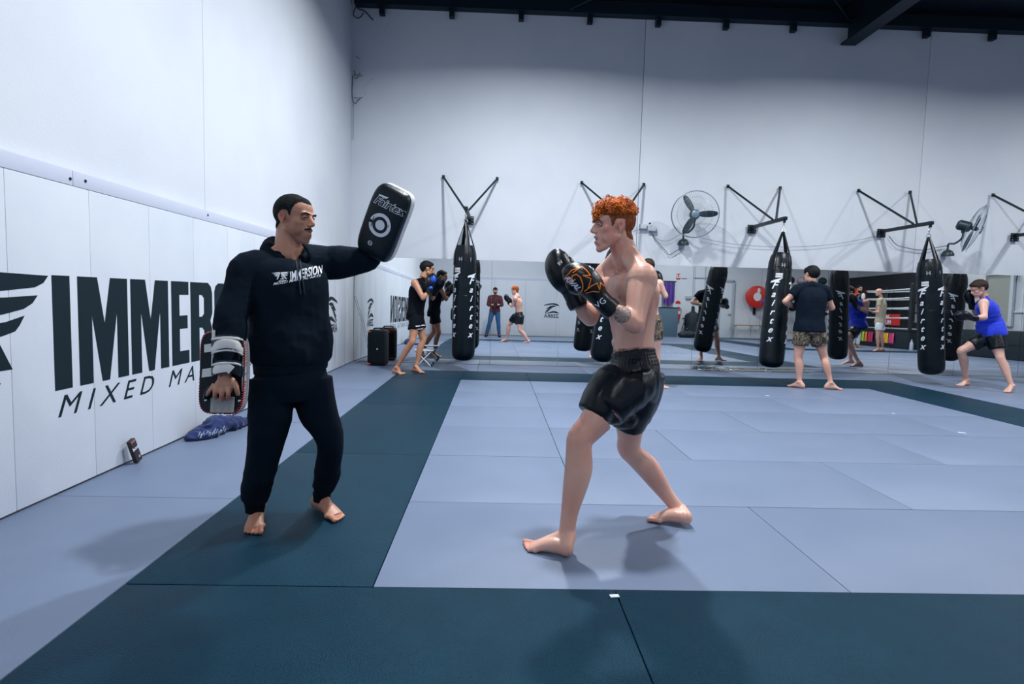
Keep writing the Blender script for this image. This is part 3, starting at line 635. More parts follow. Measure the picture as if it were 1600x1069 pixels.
# =================================================================== PEOPLE
A_ = lambda *v: np.array(v, float)
def nrm(v): v = np.array(v, float); return v/(np.linalg.norm(v)+1e-9)
def lerp(a, b, t): return np.array(a)*(1-t)+np.array(b)*t
def skin(name, c, c2=None): return mat(name, c, .42, spec=.45, attr='tint', noisecol=(c2 or tuple(np.array(c)*[.93, .80, .78]), 9, .35, .75), bump=(160, .06, 3), sss=.06)
class Head:
    def __init__(s, o, f, u=(0, 0, 1), sc=1.):
        s.o = np.array(o, float); s.f = nrm(f); u = np.array(u, float); s.u = nrm(u-s.f*(u @ s.f)); s.l = np.cross(s.u, s.f); s.R = np.stack([s.f, s.l, s.u], 1); s.s = sc
    def q(s, x, y, z): return s.o+s.R @ (np.array([x, y, z])*s.s)
    def loc(s, V): return (V-s.o) @ s.R/s.s
    def add(s, b, fine=True, nose=1., open_=0., jaw=1.):
        q = s.q; k = s.s; e = lambda c, r: b.ell(q(*c), np.array(r)*k, s.R, 20, 13)
        e((-.020, 0, .036), (.096, .077, .085)); e((.028, 0, .045), (.063, .064, .062)); e((.032, 0, -.015), (.056, .058, .075)); e((.02, 0, -.065), (.050, .044*jaw, .034))
        for y in (-1, 1):
            e((.048, y*.035, -.014), (.031, .024, .027)); e((.030, y*.030*jaw, -.048), (.046, .031, .046)); b.cap(q(.0, y*.049*jaw, -.052), q(.058, y*.017, -.096-open_*.6), .021*k, .019*k)
            b.cap(q(.082, y*.040, .029), q(.091, y*.010, .026), .0095*k, .0105*k)
            e((-.012, y*.078, -.002), (.015, .006, .026)); b.torus(q(-.014, y*.083, .006), .0165*k, .0042*k, s.R @ frame((.15, y, 0), (0, 0, 1)), 18, 6); b.torus(q(-.013, y*.082, -.004), .0150*k, .0036*k, s.R @ frame((.15, y, 0), (0, 0, 1)), 18, 6); b.ell(q(-.007, y*.080, -.026), A_(.008, .006, .008)*k, s.R)
            b.ell(q(.102, y*.0125, -.0255), A_(.010, .0075, .0075)*k, s.R)
        e((.074, 0, -.100-open_), (.020, .023, .018)); e((.068, 0, -.052), (.030, .032, .032))
        b.cap(q(.089, 0, .022), q(.115*(.5+.5*nose), 0, -.016), .0080*k, .0105*k); e((.088, 0, -.004), (.022, .0145, .028)); b.ell(q(.114*(.5+.5*nose), 0, -.020), A_(.0105, .0105, .010)*k, s.R)
        b.loft([q(.086, .024, -.053), q(.097, .012, -.0485), q(.1015, 0, -.0475), q(.097, -.012, -.0485), q(.086, -.024, -.053)], [.0035*k, .0055*k, .006*k, .0055*k, .0035*k], s.u, 10, sub=3)
        b.loft([q(.085, .022, -.057-open_*.5), q(.095, .011, -.063-open_), q(.098, 0, -.065-open_), q(.095, -.011, -.063-open_), q(.085, -.022, -.057-open_*.5)], [.0035*k, .006*k, .0068*k, .006*k, .0035*k], s.u, 10, sub=3)
        if open_: b.cap(q(.078, -.01, -.078), q(.078, .01, -.078), .020*k)
    def sculpt(s, me, open_=0., tint=None):
        V = verts(me); L = s.loc(V); D = np.zeros_like(L); m = (np.abs(L) < .2).all(1)
        def dent(c, r, vec):
            r = np.array(r if not np.isscalar(r) else (r, r, r)); w_ = np.exp(-(((L-np.array(c))/r)**2).sum(1))*m; D[:] += w_[:, None]*np.array(vec)
        for y in (-1, 1):
            dent((.090, y*.031, .012), (.016, .016, .012), (-.0105, -y*.001, 0)); dent((.10, y*.022, .006), (.01, .006, .010), (-.003, 0, 0)); dent((-.010, y*.086, -.001), (.0075, .01, .012), (0, -y*.009, 0))
            dent((.085, y*.030, -.035), (.012, .008, .014), (-.003, 0, 0)); dent((.06, y*.055, -.045), (.02, .012, .02), (0, -y*.005, 0)); dent((.104, y*.0065, -.031), (.005, .004, .004), (0, 0, .003))
        dent((.105, 0, -.0565-open_*.45), (.013, .021, .0028+open_*.35), (-.007-open_*.8, 0, 0)); dent((.096, 0, -.079-open_), (.01, .018, .007), (-.004, 0, 0)); dent((.104, 0, -.038), (.01, .004, .006), (-.002, 0, 0)); dent((.098, 0, .024), (.01, .012, .007), (-.004, 0, 0))
        setv(me, s.o+(L+D) @ s.R.T*s.s) if False else None
        W = V.copy(); W[m] = s.o+((L+D)[m]*s.s) @ s.R.T; setv(me, W)
    def eyes(s, parent, gaze=None, iris=(.05, .03, .02)):
        g = nrm(gaze if gaze is not None else s.f)
        for y in (-1, 1):
            c = s.q(.0740, y*.0285, .0100); b = MB().ell(c, .0104*s.s, None, 14, 9); o = b.build('eye', mat('eye_white', (.24, .18, .165), .4), parent)
            R = frame(g, s.u); MB().lathe([(.0074*s.s, .0086*s.s), (.0062*s.s, .0100*s.s), (.0001, .0117*s.s)], c, 14, R).build('iris', mat('iris_dark', iris, .2), o)
            lid = MB(); lid.loft([s.q(.079, y*.043, .009), s.q(.0850, y*.038, .0145), s.q(.0872, y*.030, .0158), s.q(.0862, y*.021, .0130), s.q(.084, y*.017, .008)], [.0022*s.s, .0034*s.s, .0038*s.s, .0034*s.s, .0022*s.s], s.u, 8, sub=3)
            lid.loft([s.q(.080, y*.045, .008), s.q(.0842, y*.037, .0048), s.q(.0862, y*.029, .0035), s.q(.085, y*.020, .0055)], [.0018*s.s]*4, s.u, 8, sub=3); white_tint(lid.build('eyelid', s.skin, parent))
    def brows(s, parent, m, th=.0042, dz=0.):
        for y in (-1, 1):
            MB().loft([s.q(.080, y*.052, .026+dz), s.q(.0925, y*.041, .033+dz), s.q(.0995, y*.028, .0325+dz), s.q(.1010, y*.013, .028+dz)], [(.0018, .0018), (th, .003), (th*1.1, .003), (th*.9, .003)], s.u, 8, sub=3).build('eyebrow', m, parent)
def white_tint(o):
    a = o.data.color_attributes.new('tint', 'FLOAT_COLOR', 'POINT'); a.data.foreach_set('color', [1.]*(4*len(o.data.vertices))); return o
def paint(me, H, spots):
    """tint colours by position: spots = (centre local or world, radius, colour)"""
    V = verts(me); n = len(V); T = np.ones((n, 4)); L = H.loc(V) if H else None
    for c, r, col, *w_ in spots:
        X = V if (w_ and w_[0] == 'w') else L; r = np.array(r if not np.isscalar(r) else (r, r, r)); k = np.exp(-((((X-np.array(c))/r)**2).sum(1))**1.5)[:, None]
        T[:, :3] = T[:, :3]*(1-k)+T[:, :3]*np.array(col)*k
    a = me.color_attributes.new('tint', 'FLOAT_COLOR', 'POINT'); a.data.foreach_set('color', T.ravel())
def shell(me, fn, name, m, parent, inner=None):
    """a sheet lifted off the faces of a body; fn(V)->thickness (0 = bare)"""
    V = verts(me); Nn = norms(me); t = fn(V); keep = t > 0
    n = len(me.polygons); ls = np.empty(n, int); lt = np.empty(n, int); me.polygons.foreach_get('loop_start', ls); me.polygons.foreach_get('loop_total', lt); lv = np.empty(len(me.loops), int); me.loops.foreach_get('vertex_index', lv)
    fs = [tuple(lv[a:a+b]) for a, b in zip(ls, lt) if keep[lv[a:a+b]].all()]
    if not fs: return None
    used = np.unique(np.concatenate([np.array(f) for f in fs])); mp = -np.ones(len(V), int); mp[used] = np.arange(len(used))
    me2 = bpy.data.meshes.new(name); me2.from_pydata((V+Nn*t[:, None])[used].tolist(), [], [tuple(mp[list(f)]) for f in fs]); me2.update(); return link(name, me2, m, parent, 'full')
def hairfn(H, th=.004, line=None, nz=0., nsc=60, front=1.):
    line = line or [(-.14, -.055), (-.06, -.052), (-.042, -.02), (-.032, .026), (.0, .034), (.018, .028), (.03, .0), (.036, .0), (.042, .035), (.05, .052), (.066, .060), (.08, .068), (.12, .074)]
    xs, zs = zip(*line)
    def f(V):
        L = H.loc(V); ok = (np.abs(L[:, 0]) < .135) & (np.abs(L[:, 1]) < .11) & (L[:, 2] < .17) & (L[:, 2] > -.09) & ~((np.abs(L[:, 1]) > .079) & (np.abs(L[:, 0]+.012) < .027) & (L[:, 2] < .036))
        d = L[:, 2]-np.interp(L[:, 0], xs, zs); t = np.clip(d/.02, 0, 1)*th+.0006
        if nz: idx = np.where(ok & (d > 0))[0]; t[idx] += np.array([noise.noise(Vector(V[i]*nsc)) for i in idx])*nz*np.clip(d[idx]/.02, 0, 1)
        return np.where(ok & (d > 0), np.maximum(t, .0005), 0)
    return f
def leg(b, hip, kn, an, toe, w=1., heel=None, left=True, fine=False, out=None):
    hip, kn, an, toe = map(lambda p: np.array(p, float), (hip, kn, an, toe)); d = toe-an; d[2] = 0; d = nrm(d)
    kf = kn-(hip+an)/2; kf = nrm(kf-(an-hip)*(kf @ (an-hip))/((an-hip) @ (an-hip))) if np.linalg.norm(kf) > .02 else d
    if np.linalg.norm(kn-(hip+an)/2) < .05: kf = nrm(kf*.3+d*.7)
    side = np.cross(kf, nrm(an-hip)); T = lambda t: lerp(hip, kn, t); S = lambda t: lerp(kn, an, t)
    b.loft([T(-.04), T(.2), T(.5)+kf*.008*w, T(.82), T(1.), S(.12), S(.3)-kf*.012*w, S(.5)-kf*.008*w, S(.75), S(.93), S(1.03)], [(.088*w, .092*w), (.086*w, .09*w), (.073*w, .078*w), (.056*w, .060*w), (.052*w, .056*w), (.050*w, .053*w), (.053*w, .058*w), (.046*w, .051*w), (.034*w, .037*w), (.030*w, .034*w), (.031*w, .035*w)], side, 18, sub=3)
    b.ell(kn+kf*.012*w, (.040*w, .040*w, .045*w)); cs = nrm(an-kn)
    b.ell(S(.28)-kf*.026*w+side*.012, A_(.030, .034, .09)*w, frame(-cs, kf)); b.ell(S(.25)-kf*.024*w-side*.014, A_(.030, .030, .085)*w, frame(-cs, kf)); b.ell(T(.55)+kf*.026*w, A_(.04, .055, .13)*w, frame(nrm(kn-hip), kf))
    heel = an-d*.052-A_(0, 0, an[2]-.036) if heel is None else np.array(heel, float)
    lat = np.cross(A_(0, 0, 1), d)*(1 if left else -1)   # outward side
    L = np.linalg.norm((toe-heel)); ax = nrm(toe-heel); up = A_(0, 0, 1)
    def F(t, h, o=0.): return heel+(toe-heel)*t+up*h+lat*o
    z0 = .028
    b.ell(heel+up*.002, A_(.036, .033, .034)*w**.5, frame(up, d)); b.cap(heel+up*.01, an-d*.010, .030*w, .033*w)
    b.loft([F(.02, .004), F(.25, .012), F(.48, .012, .002), F(.68, .0, .004), F(.80, -.006, .006)], [(.029, .030), (.034, .036), (.038, .030), (.045, .022), (.043, .016)], lat, 14, sub=3, power=2.2)
    b.cap(an+d*.01-up*.012, F(.55, .014), .036*w**.5, .024); b.ell(an+lat*.030*w, .016, None); b.ell(an-lat*.030*w+up*.006, .016, None)
    tz = -(toe[2]-.012)
    for i, (o, l_, r_) in enumerate([(-.031, 1.0, .0125), (-.0095, .985, .0084), (.0085, .955, .0080), (.0255, .91, .0078), (.041, .855, .0078)]):
        p0 = F(.72, -.010, o*.9); p1 = F(l_-.055, -.008, o*1.05); p2 = F(l_-.02, -.010, o*1.05)
        p1[2] = max(p1[2], r_*1.25); p2[2] = max(p2[2], r_); p0[2] = max(p0[2], r_*1.3)
        b.loft([p0, p1, p2], [r_*1.05, r_, r_*1.02], lat, 10, sub=2); b.ell(p2, r_*1.02)
    b.ell(F(.70, -.004, -.030), (.020, .020, .017)); b.ell(F(.68, -.006, .034), (.018, .018, .015))
def arm(b, sh, el, wr, w=1., muscle=1.):
    sh, el, wr = map(lambda p: np.array(p, float), (sh, el, wr)); bf = nrm((sh+wr)/2-el); sd = np.cross(nrm(el-sh), bf)
    if np.linalg.norm(sd) < .1: sd = A_(1, 0, 0)
    T = lambda t: lerp(sh, el, t); S = lambda t: lerp(el, wr, t); q = w
    b.loft([T(-.03), T(.2), T(.5)+bf*.004, T(.8), T(1.)], [(.050*q, .055*q), (.050*q, .055*q), (.045*q, .050*q), (.038*q, .042*q), (.038*q, .040*q)], sd, 14, sub=3)
    b.loft([S(-.02), S(.15), S(.35), S(.65), S(.9), S(1.05)], [(.038*q, .038*q), (.045*q, .043*q), (.043*q, .041*q), (.033*q, .030*q), (.029*q, .024*q), (.029*q, .023*q)], sd, 14, sub=3)
    b.ell(sh-A_(0, 0, .018), (.065*q, .065*q, .074*q)); b.ell(el, .040*q); b.ell(T(.55)+bf*.020*q, A_(.030*muscle, .034, .075)*q, frame(nrm(el-sh), bf)); b.ell(T(.45)-bf*.020*q, A_(.028, .036, .09)*q*muscle, frame(nrm(el-sh), bf)); b.cap(sh, T(.42), .05*q, .035*q)
def torso(b, pel, chest, neck, shL, shR, hpL, hpR, w=1., d=1., belly=0.):
    pel, chest, neck, shL, shR, hpL, hpR = map(lambda p: np.array(p, float), (pel, chest, neck, shL, shR, hpL, hpR))
    hs = nrm(hpL-hpR); ss = nrm(shL-shR); up = nrm(neck-pel); smid = (shL+shR)/2
    fw_ = nrm(np.cross(ss, up)); fwh = nrm(np.cross(hs, up))
    pts = [pel-up*.10, pel-up*.02, lerp(pel, chest, .33), lerp(pel, chest, .62), chest, lerp(chest, smid, .62), smid+up*.01]
    rad = [(.115*w, .095*d), (.160*w, .112*d), (.140*w, (.100+belly)*d), (.142*w, (.105+belly*.6)*d), (.162*w, .118*d), (.160*w, .100*d), (.125*w, .062*d)]
    b.loft(pts, rad, np.stack([hs, hs, lerp(hs, ss, .3), lerp(hs, ss, .6), ss, ss, ss]), 24, sub=3, power=2.25)
    for s_, sh in ((1, shL), (-1, shR)):
        b.cap(neck+up*.02, sh-nrm(sh-neck)*.05-up*.005, .036, .042*w)                                             # trapezius
        b.ell(lerp(chest, smid, .45)+ss*s_*.075*w+fw_*.072*d, A_(.078, .034, .062)*w, np.stack([ss, -fw_, up], 1))   # chest
        b.ell(lerp(chest, smid, .25)+ss*s_*.09*w-fw_*.062*d, A_(.070, .036, .10)*w, np.stack([ss, -fw_, up], 1))     # shoulder blade / lat
        b.cap(lerp(chest, smid, .9)+ss*s_*.05, sh, .045, .05*w)
        b.ell((hpL if s_ > 0 else hpR)-fwh*.050-up*.02, A_(.082, .075, .09)*w)
        b.cap(lerp(pel, chest, .15)-fwh*.07*d+hs*s_*.035, lerp(chest, smid, .2)-fw_*.085*d+ss*s_*.035, .028, .028)
def handopen(b, wr, dr, pn, left, curl=.5, sc=1., spread=1.):
    """palm + five bent fingers; dr = wrist->fingers, pn = palm normal (side the fingers curl to)"""
    wr = np.array(wr, float); dr = nrm(dr); pn = nrm(np.array(pn)-dr*(np.dot(pn, dr))); lat = np.cross(dr, pn)*(1 if left else -1)   # lat points to the thumb side
    q = lambda a, l_, n_: wr+(dr*a+lat*l_+pn*n_)*sc
    b.loft([q(-.01, 0, 0), q(.03, 0, 0), q(.065, 0, .002), q(.088, 0, .004)], [(.026*sc, .019*sc), (.036*sc, .017*sc), (.041*sc, .0145*sc), (.038*sc, .011*sc)], lat, 14, sub=3, power=2.4)
    for i, (l_, ln, r_) in enumerate([(.031, .072, .0088), (.0105, .080, .0092), (-.0105, .074, .0088), (-.030, .058, .0078)]):
        l2 = l_*(1+.12*spread); p = q(.082, l_, .003); pts = [p]; a = curl*.5; sg = [.46, .30, .24]
        for s_ in sg:
            p = p+(dr*math.cos(a)+pn*math.sin(a)+lat*(l2-l_)*2)*ln*s_*sc; pts.append(p); a += curl*1.1
        b.loft(pts, [r_*1.08*sc, r_*sc, r_*.95*sc, r_*.82*sc], lat, 10, sub=3); b.ell(pts[-1], r_*.84*sc); b.ell(pts[0], r_*1.15*sc)
    p = q(.018, .024, .006); pts = [p, p+(dr*.030+lat*.022+pn*.012)*sc, p+(dr*.056+lat*.030+pn*.022+pn*.006*curl)*sc, p+(dr*.078+lat*.026+pn*.034)*sc]
    b.loft(pts, [.0145*sc, .0115*sc, .010*sc, .0085*sc], dr, 10, sub=3); b.ell(pts[-1], .0088*sc)
def glove(wr, tip, up_, left, m, parent, cuffm=None, sc=1., name='glove', el=None):
    """boxing glove: mitt, thumb and a laced cuff"""
    wr, tip = np.array(wr, float), np.array(tip, float); d = nrm(tip-wr); up_ = nrm(np.array(up_)-d*np.dot(up_, d)); lat = np.cross(d, up_); q = lambda a, u_, l_: wr+(d*a+up_*u_+lat*l_)*sc
    b = MB(); b.loft([q(.03, 0, 0), q(.06, .004, 0), q(.10, .014, 0), q(.15, .020, 0), q(.20, .012, 0), q(.235, -.010, 0), q(.25, -.03, 0)], [(.046*sc, .042*sc), (.052*sc, .047*sc), (.064*sc, .058*sc), (.070*sc, .062*sc), (.066*sc, .056*sc), (.052*sc, .042*sc), (.028*sc, .022*sc)], lat, 20, sub=3, power=2.3)
    b.ell(q(.17, -.028, 0), A_(.060, .050, .058)*sc, np.stack([d, up_, lat], 1)); b.ell(q(.215, -.006, 0), A_(.042, .050, .058)*sc, np.stack([d, up_, lat], 1))
    s_ = 1 if left else -1
    b.loft([q(.05, -.018, s_*.040), q(.10, -.030, s_*.062), q(.15, -.042, s_*.060), q(.185, -.050, s_*.042)], [.026*sc, .029*sc, .028*sc, .021*sc], up_, 14, sub=3); b.ell(q(.188, -.050, s_*.040), .022*sc)
    me = remesh(b, .0055*sc if sc*np.linalg.norm(wr-CAM) < 4 else .010, 3); g = link(name, me, m, parent, 'full')
    c = MB(); c.loft([q(-.055, 0, 0), q(-.05, 0, 0), q(-.02, 0, 0), q(.02, 0, 0), q(.045, .002, 0), q(.05, .002, 0)], [(.030*sc, .028*sc), (.046*sc, .043*sc), (.047*sc, .044*sc), (.048*sc, .044*sc), (.048*sc, .044*sc), (.040*sc, .036*sc)], lat, 22, power=2.3); co_ = c.build('cuff', cuffm or m, g)
    c = MB(); c.loft([q(-.042, 0, 0), q(-.041, 0, 0), q(-.006, 0, 0), q(-.005, 0, 0)], [(.045*sc, .042*sc), (.0495*sc, .0465*sc), (.0505*sc, .0475*sc), (.045*sc, .042*sc)], lat, 22, power=2.3); c.build('wrist_strap', cuffm or m, g)
    return g
def esmooth(me, mask, it=4, f=.5):
    V = verts(me); E = np.empty(len(me.edges)*2, int); me.edges.foreach_get('vertices', E); E = E.reshape(-1, 2); n = len(V); c = np.bincount(E.ravel(), minlength=n).astype(float)[:, None]; mask = np.asarray(mask, float)[:, None]
    for _ in range(it):
        S = np.zeros_like(V)
        for k in range(3): S[:, k] = np.bincount(E[:, 0], V[E[:, 1], k], n)+np.bincount(E[:, 1], V[E[:, 0], k], n)
        V = V+(S/np.maximum(c, 1)-V)*f*mask
    setv(me, V)
def cover(o, body, margin=.004, maxd=.05, it=6):
    """pushes a garment outwards wherever the body would show through it"""
    me = o.data; bt = BVHTree.FromPolygons([v.co[:] for v in body.vertices], [tuple(p.vertices) for p in body.polygons]); V = verts(me); Nn = norms(me); E = np.empty(len(me.edges)*2, int); me.edges.foreach_get('vertices', E); E = E.reshape(-1, 2)
    for rep in range(2):
        push = np.zeros(len(V))
        for i in range(len(V)):
            h = bt.ray_cast(Vector(V[i]), Vector(Nn[i]), maxd)
            if h[0] is not None and h[1].dot(Vector(Nn[i])) > .35: push[i] = h[3]+margin
            else:
                h = bt.ray_cast(Vector(V[i]), Vector(-Nn[i]), margin)
                if h[0] is not None: push[i] = margin-h[3]
        if push.max() <= 0: break
        for _ in range(it):
            s_ = np.zeros(len(V)); c_ = np.zeros(len(V)); np.add.at(s_, E[:, 0], push[E[:, 1]]); np.add.at(s_, E[:, 1], push[E[:, 0]]); np.add.at(c_, E[:, 0], 1); np.add.at(c_, E[:, 1], 1); push = np.maximum(push, s_/np.maximum(c_, 1)*.97)
        V = V+Nn*push[:, None]; setv(me, V); Nn = norms(me); V = verts(me)
def tuck(o, body, margin=.004, maxd=.06, zmax=9., al=.45):
    """draws the hidden skin in under a garment wherever it would show through"""
    me = o.data; bt = BVHTree.FromPolygons([v.co[:] for v in me.vertices], [tuple(p.vertices) for p in me.polygons]); V = verts(body); Nn = norms(body); lo = verts(me).min(0)-.02; hi = verts(me).max(0)+.02; hi[2] = min(hi[2], zmax)
    idx = np.where(((V > lo) & (V < hi)).all(1))[0]
    for i in idx:
        n = Vector(Nn[i]); h = bt.ray_cast(Vector(V[i])+n*margin, -n, maxd)
        if h[0] is not None and h[1].dot(n) > al: V[i] = np.array(h[0])-np.array(n)*margin
    setv(body, V)
cover = tuck
def cloth(b, vox, name, m, parent, amt=.006, sc=9, smooth=7, stretch=(1, 1, .55), fine=.002, mask=None, body=None):
    me = remesh(b, vox, smooth); disp(me, sc, amt, stretch, True, mask(verts(me)) if mask else None)
    if fine: disp(me, sc*3.2, fine)
    o = link(name, me, m, parent, 'full')
    if body is not None: tuck(o, body)
    return o
HAIRK = mat('hair_black', (.004, .005, .006), .6, spec=.2, bump=(160, .4, 3)); HAIRB = mat('hair_brown', (.028, .016, .011), .6, spec=.2, bump=(160, .4, 3))
FABK = mat('black_fabric', (.002, .0045, .0085), .9, spec=.15, bump=(500, .25, 2)); NAVYT = mat('navy_tee', (.0025, .008, .018), .9, spec=.15, bump=(300, .2, 2))
SATIN = mat('black_satin', (.0012, .0045, .009), .34, spec=.32, bump=(22, .15, 3))
def camo_mat():
    m = mat('camouflage_cloth', (.10, .085, .06), .85); nt = m.node_tree; N = nt.nodes; b = N['Principled BSDF']; tc = N.new('ShaderNodeTexCoord'); n = N.new('ShaderNodeTexNoise'); n.inputs['Scale'].default_value = 16; n.inputs['Detail'].default_value = 2; n.inputs['Distortion'].default_value = .8
    cr_ = N.new('ShaderNodeValToRGB'); cr_.color_ramp.interpolation = 'CONSTANT'; e = cr_.color_ramp.elements; e[0].position = 0; e[0].color = (.02, .022, .022, 1); e[1].position = .44; e[1].color = (.11, .075, .05, 1)
    for p_, c_ in ((.52, (.23, .18, .13, 1)), (.60, (.045, .05, .035, 1))): k = e.new(p_); k.color = c_
    nt.links.new(tc.outputs['Object'], n.inputs['Vector']); nt.links.new(n.outputs['Fac'], cr_.inputs[0]); nt.links.new(cr_.outputs[0], b.inputs['Base Color']); return m
CAMO = camo_mat()
def person(label, J, sk, w=1., hd=1., vox=.012, top=None, topm=None, bottom=None, botm=None, hair=None, hands=(), open_=0., group=None, belly=0., sleeve=.5, shorts_len=.55, hairth=.012, extra=None):
    """a background figure: body as one surface, clothing and hair as parts"""
    g = lambda k: np.array(J[k], float)
    base = (g('anL')+g('anR'))/2; base[2] = 0; t = thing('person', base, label, 'person', group)
    H = Head(g('head'), J['hf'], J.get('hu', (0, 0, 1)), hd); H.skin = sk; b = MB(); H.add(b, open_=open_)
    b.cap(g('neck')-A_(0, 0, .02), H.q(-.03, 0, -.04), .058*w, .054)
    torso(b, g('pel'), g('chest'), g('neck'), g('shL'), g('shR'), g('hpL'), g('hpR'), w, w, belly)
    for s_ in 'LR':
        leg(b, g('hp'+s_), g('kn'+s_), g('an'+s_), g('to'+s_), w, J.get('he'+s_), s_ == 'L'); arm(b, g('sh'+s_), g('el'+s_), g('wr'+s_), w)
        if s_ in hands: handopen(b, g('wr'+s_), g('hd'+s_), g('hn'+s_), s_ == 'L', .9)
        else: b.ell(g('wr'+s_)+nrm(g('wr'+s_)-g('el'+s_))*.03, .027)
    me = remesh(b, vox, 2); H.sculpt(me, open_); paint(me, H, [((.098, 0, -.056), (.012, .024, .010), (.85, .6, .6))]); bo = link('body', me, sk, t, 'full')
    H.eyes(t)
    if hair is not None: shell(me, hairfn(H, hairth, nz=.004), 'hair', hair, t); H.brows(t, hair)
    hs = nrm(g('hpL')-g('hpR')); ss = nrm(g('shL')-g('shR')); up = nrm(g('neck')-g('pel'))
    if top in ('tee', 'long', 'tank'):
        c = MB(); k = w*(1.12 if top != 'tank' else 1.06); pel, chest, neck = g('pel'), g('chest'), g('neck'); smid = (g('shL')+g('shR'))/2
        lo = .04 if top == 'tank' else .06
        c.loft([pel-up*lo, pel+up*.02, lerp(pel, chest, .4), chest, lerp(chest, smid, .6), smid+up*.012], [(.178*k, .135*k), (.175*k, .13*k), (.155*k, (.118+belly)*k), (.172*k, .128*k), (.165*k, .112*k), (.115*k, .070*k)], np.stack([hs, hs, lerp(hs, ss, .4), ss, ss, ss]), 22, sub=3, power=2.3)
        for s_, sgn in (('L', 1), ('R', -1)):
            sh, el, wr = g('sh'+s_), g('el'+s_), g('wr'+s_)
            c.ell(lerp(chest, smid, .45)+ss*sgn*.075*w+nrm(np.cross(ss, up))*.075*w, A_(.085, .04, .07)*w, np.stack([ss, -nrm(np.cross(ss, up)), up], 1))
            c.ell(lerp(chest, smid, .25)+ss*sgn*.09*w-nrm(np.cross(ss, up))*.064*w, A_(.078, .042, .105)*w, np.stack([ss, -nrm(np.cross(ss, up)), up], 1))
            if top != 'tank':
                c.cap(neck-up*.02, sh-up*.004, .052*w, .064*w); c.cap(lerp(chest, smid, .8), sh-up*.02, .075*w, .062*w); c.loft([sh, lerp(sh, el, sleeve*.5), lerp(sh, el, sleeve)], [.068*w, .068*w, .066*w], ss, 16)
                if top == 'long': c.loft([lerp(sh, el, .5), el, lerp(el, wr, .5), lerp(el, wr, .92)], [.060*w, .056*w, .050*w, .040*w], ss, 16, sub=2)
            else: c.cap(neck+ss*sgn*.02-up*.01, smid+ss*sgn*.085+up*.012, .045*w, .040*w)
        cloth(c, vox, {'tee': 't_shirt', 'long': 'long_shirt', 'tank': 'tank_top'}[top], topm, t, .006, 8, body=me)
    if bottom in ('shorts', 'trousers'):
        c = MB(); pel = g('pel'); c.loft([pel+up*.07, pel, pel-up*.09], [(.150*w, .115*w), (.178*w, .135*w), (.170*w, .135*w)], hs, 22, sub=3, power=2.3)
        for s_ in 'LR':
            hp, kn, an = g('hp'+s_), g('kn'+s_), g('an'+s_)
            if bottom == 'shorts': c.loft([hp+up*.02, lerp(hp, kn, shorts_len*.5), lerp(hp, kn, shorts_len)], [.105*w, .108*w, .102*w], hs, 18)
            else: c.loft([hp, lerp(hp, kn, .5), kn, lerp(kn, an, .4), lerp(kn, an, .95)], [.105*w, .092*w, .072*w, .068*w, .058*w], hs, 18, sub=3)
        o = cloth(c, vox, bottom, botm, t, .006, 9, body=me)
    return t, H, me
def J_px(d, f=P):
    return {k: (f(*v) if (k not in ('hf', 'hu', 'hdL', 'hdR', 'hnL', 'hnR')) else v) for k, v in d.items()}
# ------------------------------------------------------------------- boxer in black tank top, by the corner
SKT = skin('skin_tan', (.50, .25, .155)); SKL = skin('skin_light', (.66, .38, .29)); SKP = skin('skin_pale', (.68, .42, .34))
J = J_px(dict(head=(668, 421, 6.72), neck=(659, 437, 6.68), chest=(653, 458, 6.66), pel=(649, 492, 6.62), shR=(648, 441, 6.50), shL=(664, 441, 6.82), elR=(661, 466, 6.40), wrR=(671, 454, 6.44), elL=(676, 466, 6.74), wrL=(679, 456, 6.68),
              hpR=(649, 497, 6.53), hpL=(652, 497, 6.71), knR=(644, 534, 6.42), anR=(620, 574, 6.46), toR=(632, 586, 6.42), knL=(661, 531, 6.72), anL=(650, 573, 6.66), toL=(664, 583, 6.58), hf=(.93, .25, -.12)))
t1, H1, me1 = person('boxer in a black tank top and blue-black gloves beside the nearest hanging bag', J, SKT, .92, .95, .009, 'tank', FABK, 'shorts', FABK, HAIRK, shorts_len=.50, hairth=.018)
BLUEG = mat('blue_leather', (.01, .08, .55), .25, spec=.6)
g1 = glove(J['wrR'], P(676, 434, 6.48), (.7, 0, .7), False, LEATHER, t1, sc=1.02); g2 = glove(J['wrL'], P(685, 445, 6.62), (.7, 0, .7), True, LEATHER, t1, sc=1.02)
MB().ell(P(677, 437, 6.415), (.045, .03, .055)).build('glove_panel', BLUEG, g1); MB().ell(P(673, 450, 6.40), (.034, .030, .028)).build('glove_panel', BLUEG, g1)
for (u, v, Y) in ((656, 510, 6.45), (657, 515, 6.44), (658, 519.5, 6.43), (640, 506, 6.46), (639, 512, 6.45)):
    sh1 = [k for k in t1.children if k.name.startswith('shorts')][0]; bs1 = bvh_of(sh1); decal(grid_poly([[(-.055, -.006), (.055, .004), (.055, .018), (-.055, .010)]] if u > 650 else [[(-.03, -.02), (-.012, -.02), (-.004, .03), (-.018, .03)]], .02), P(u, v, Y), (1, 0, 0), (0, 0, 1), bs1, WHITEP, sh1, 'white_stripe', .004)
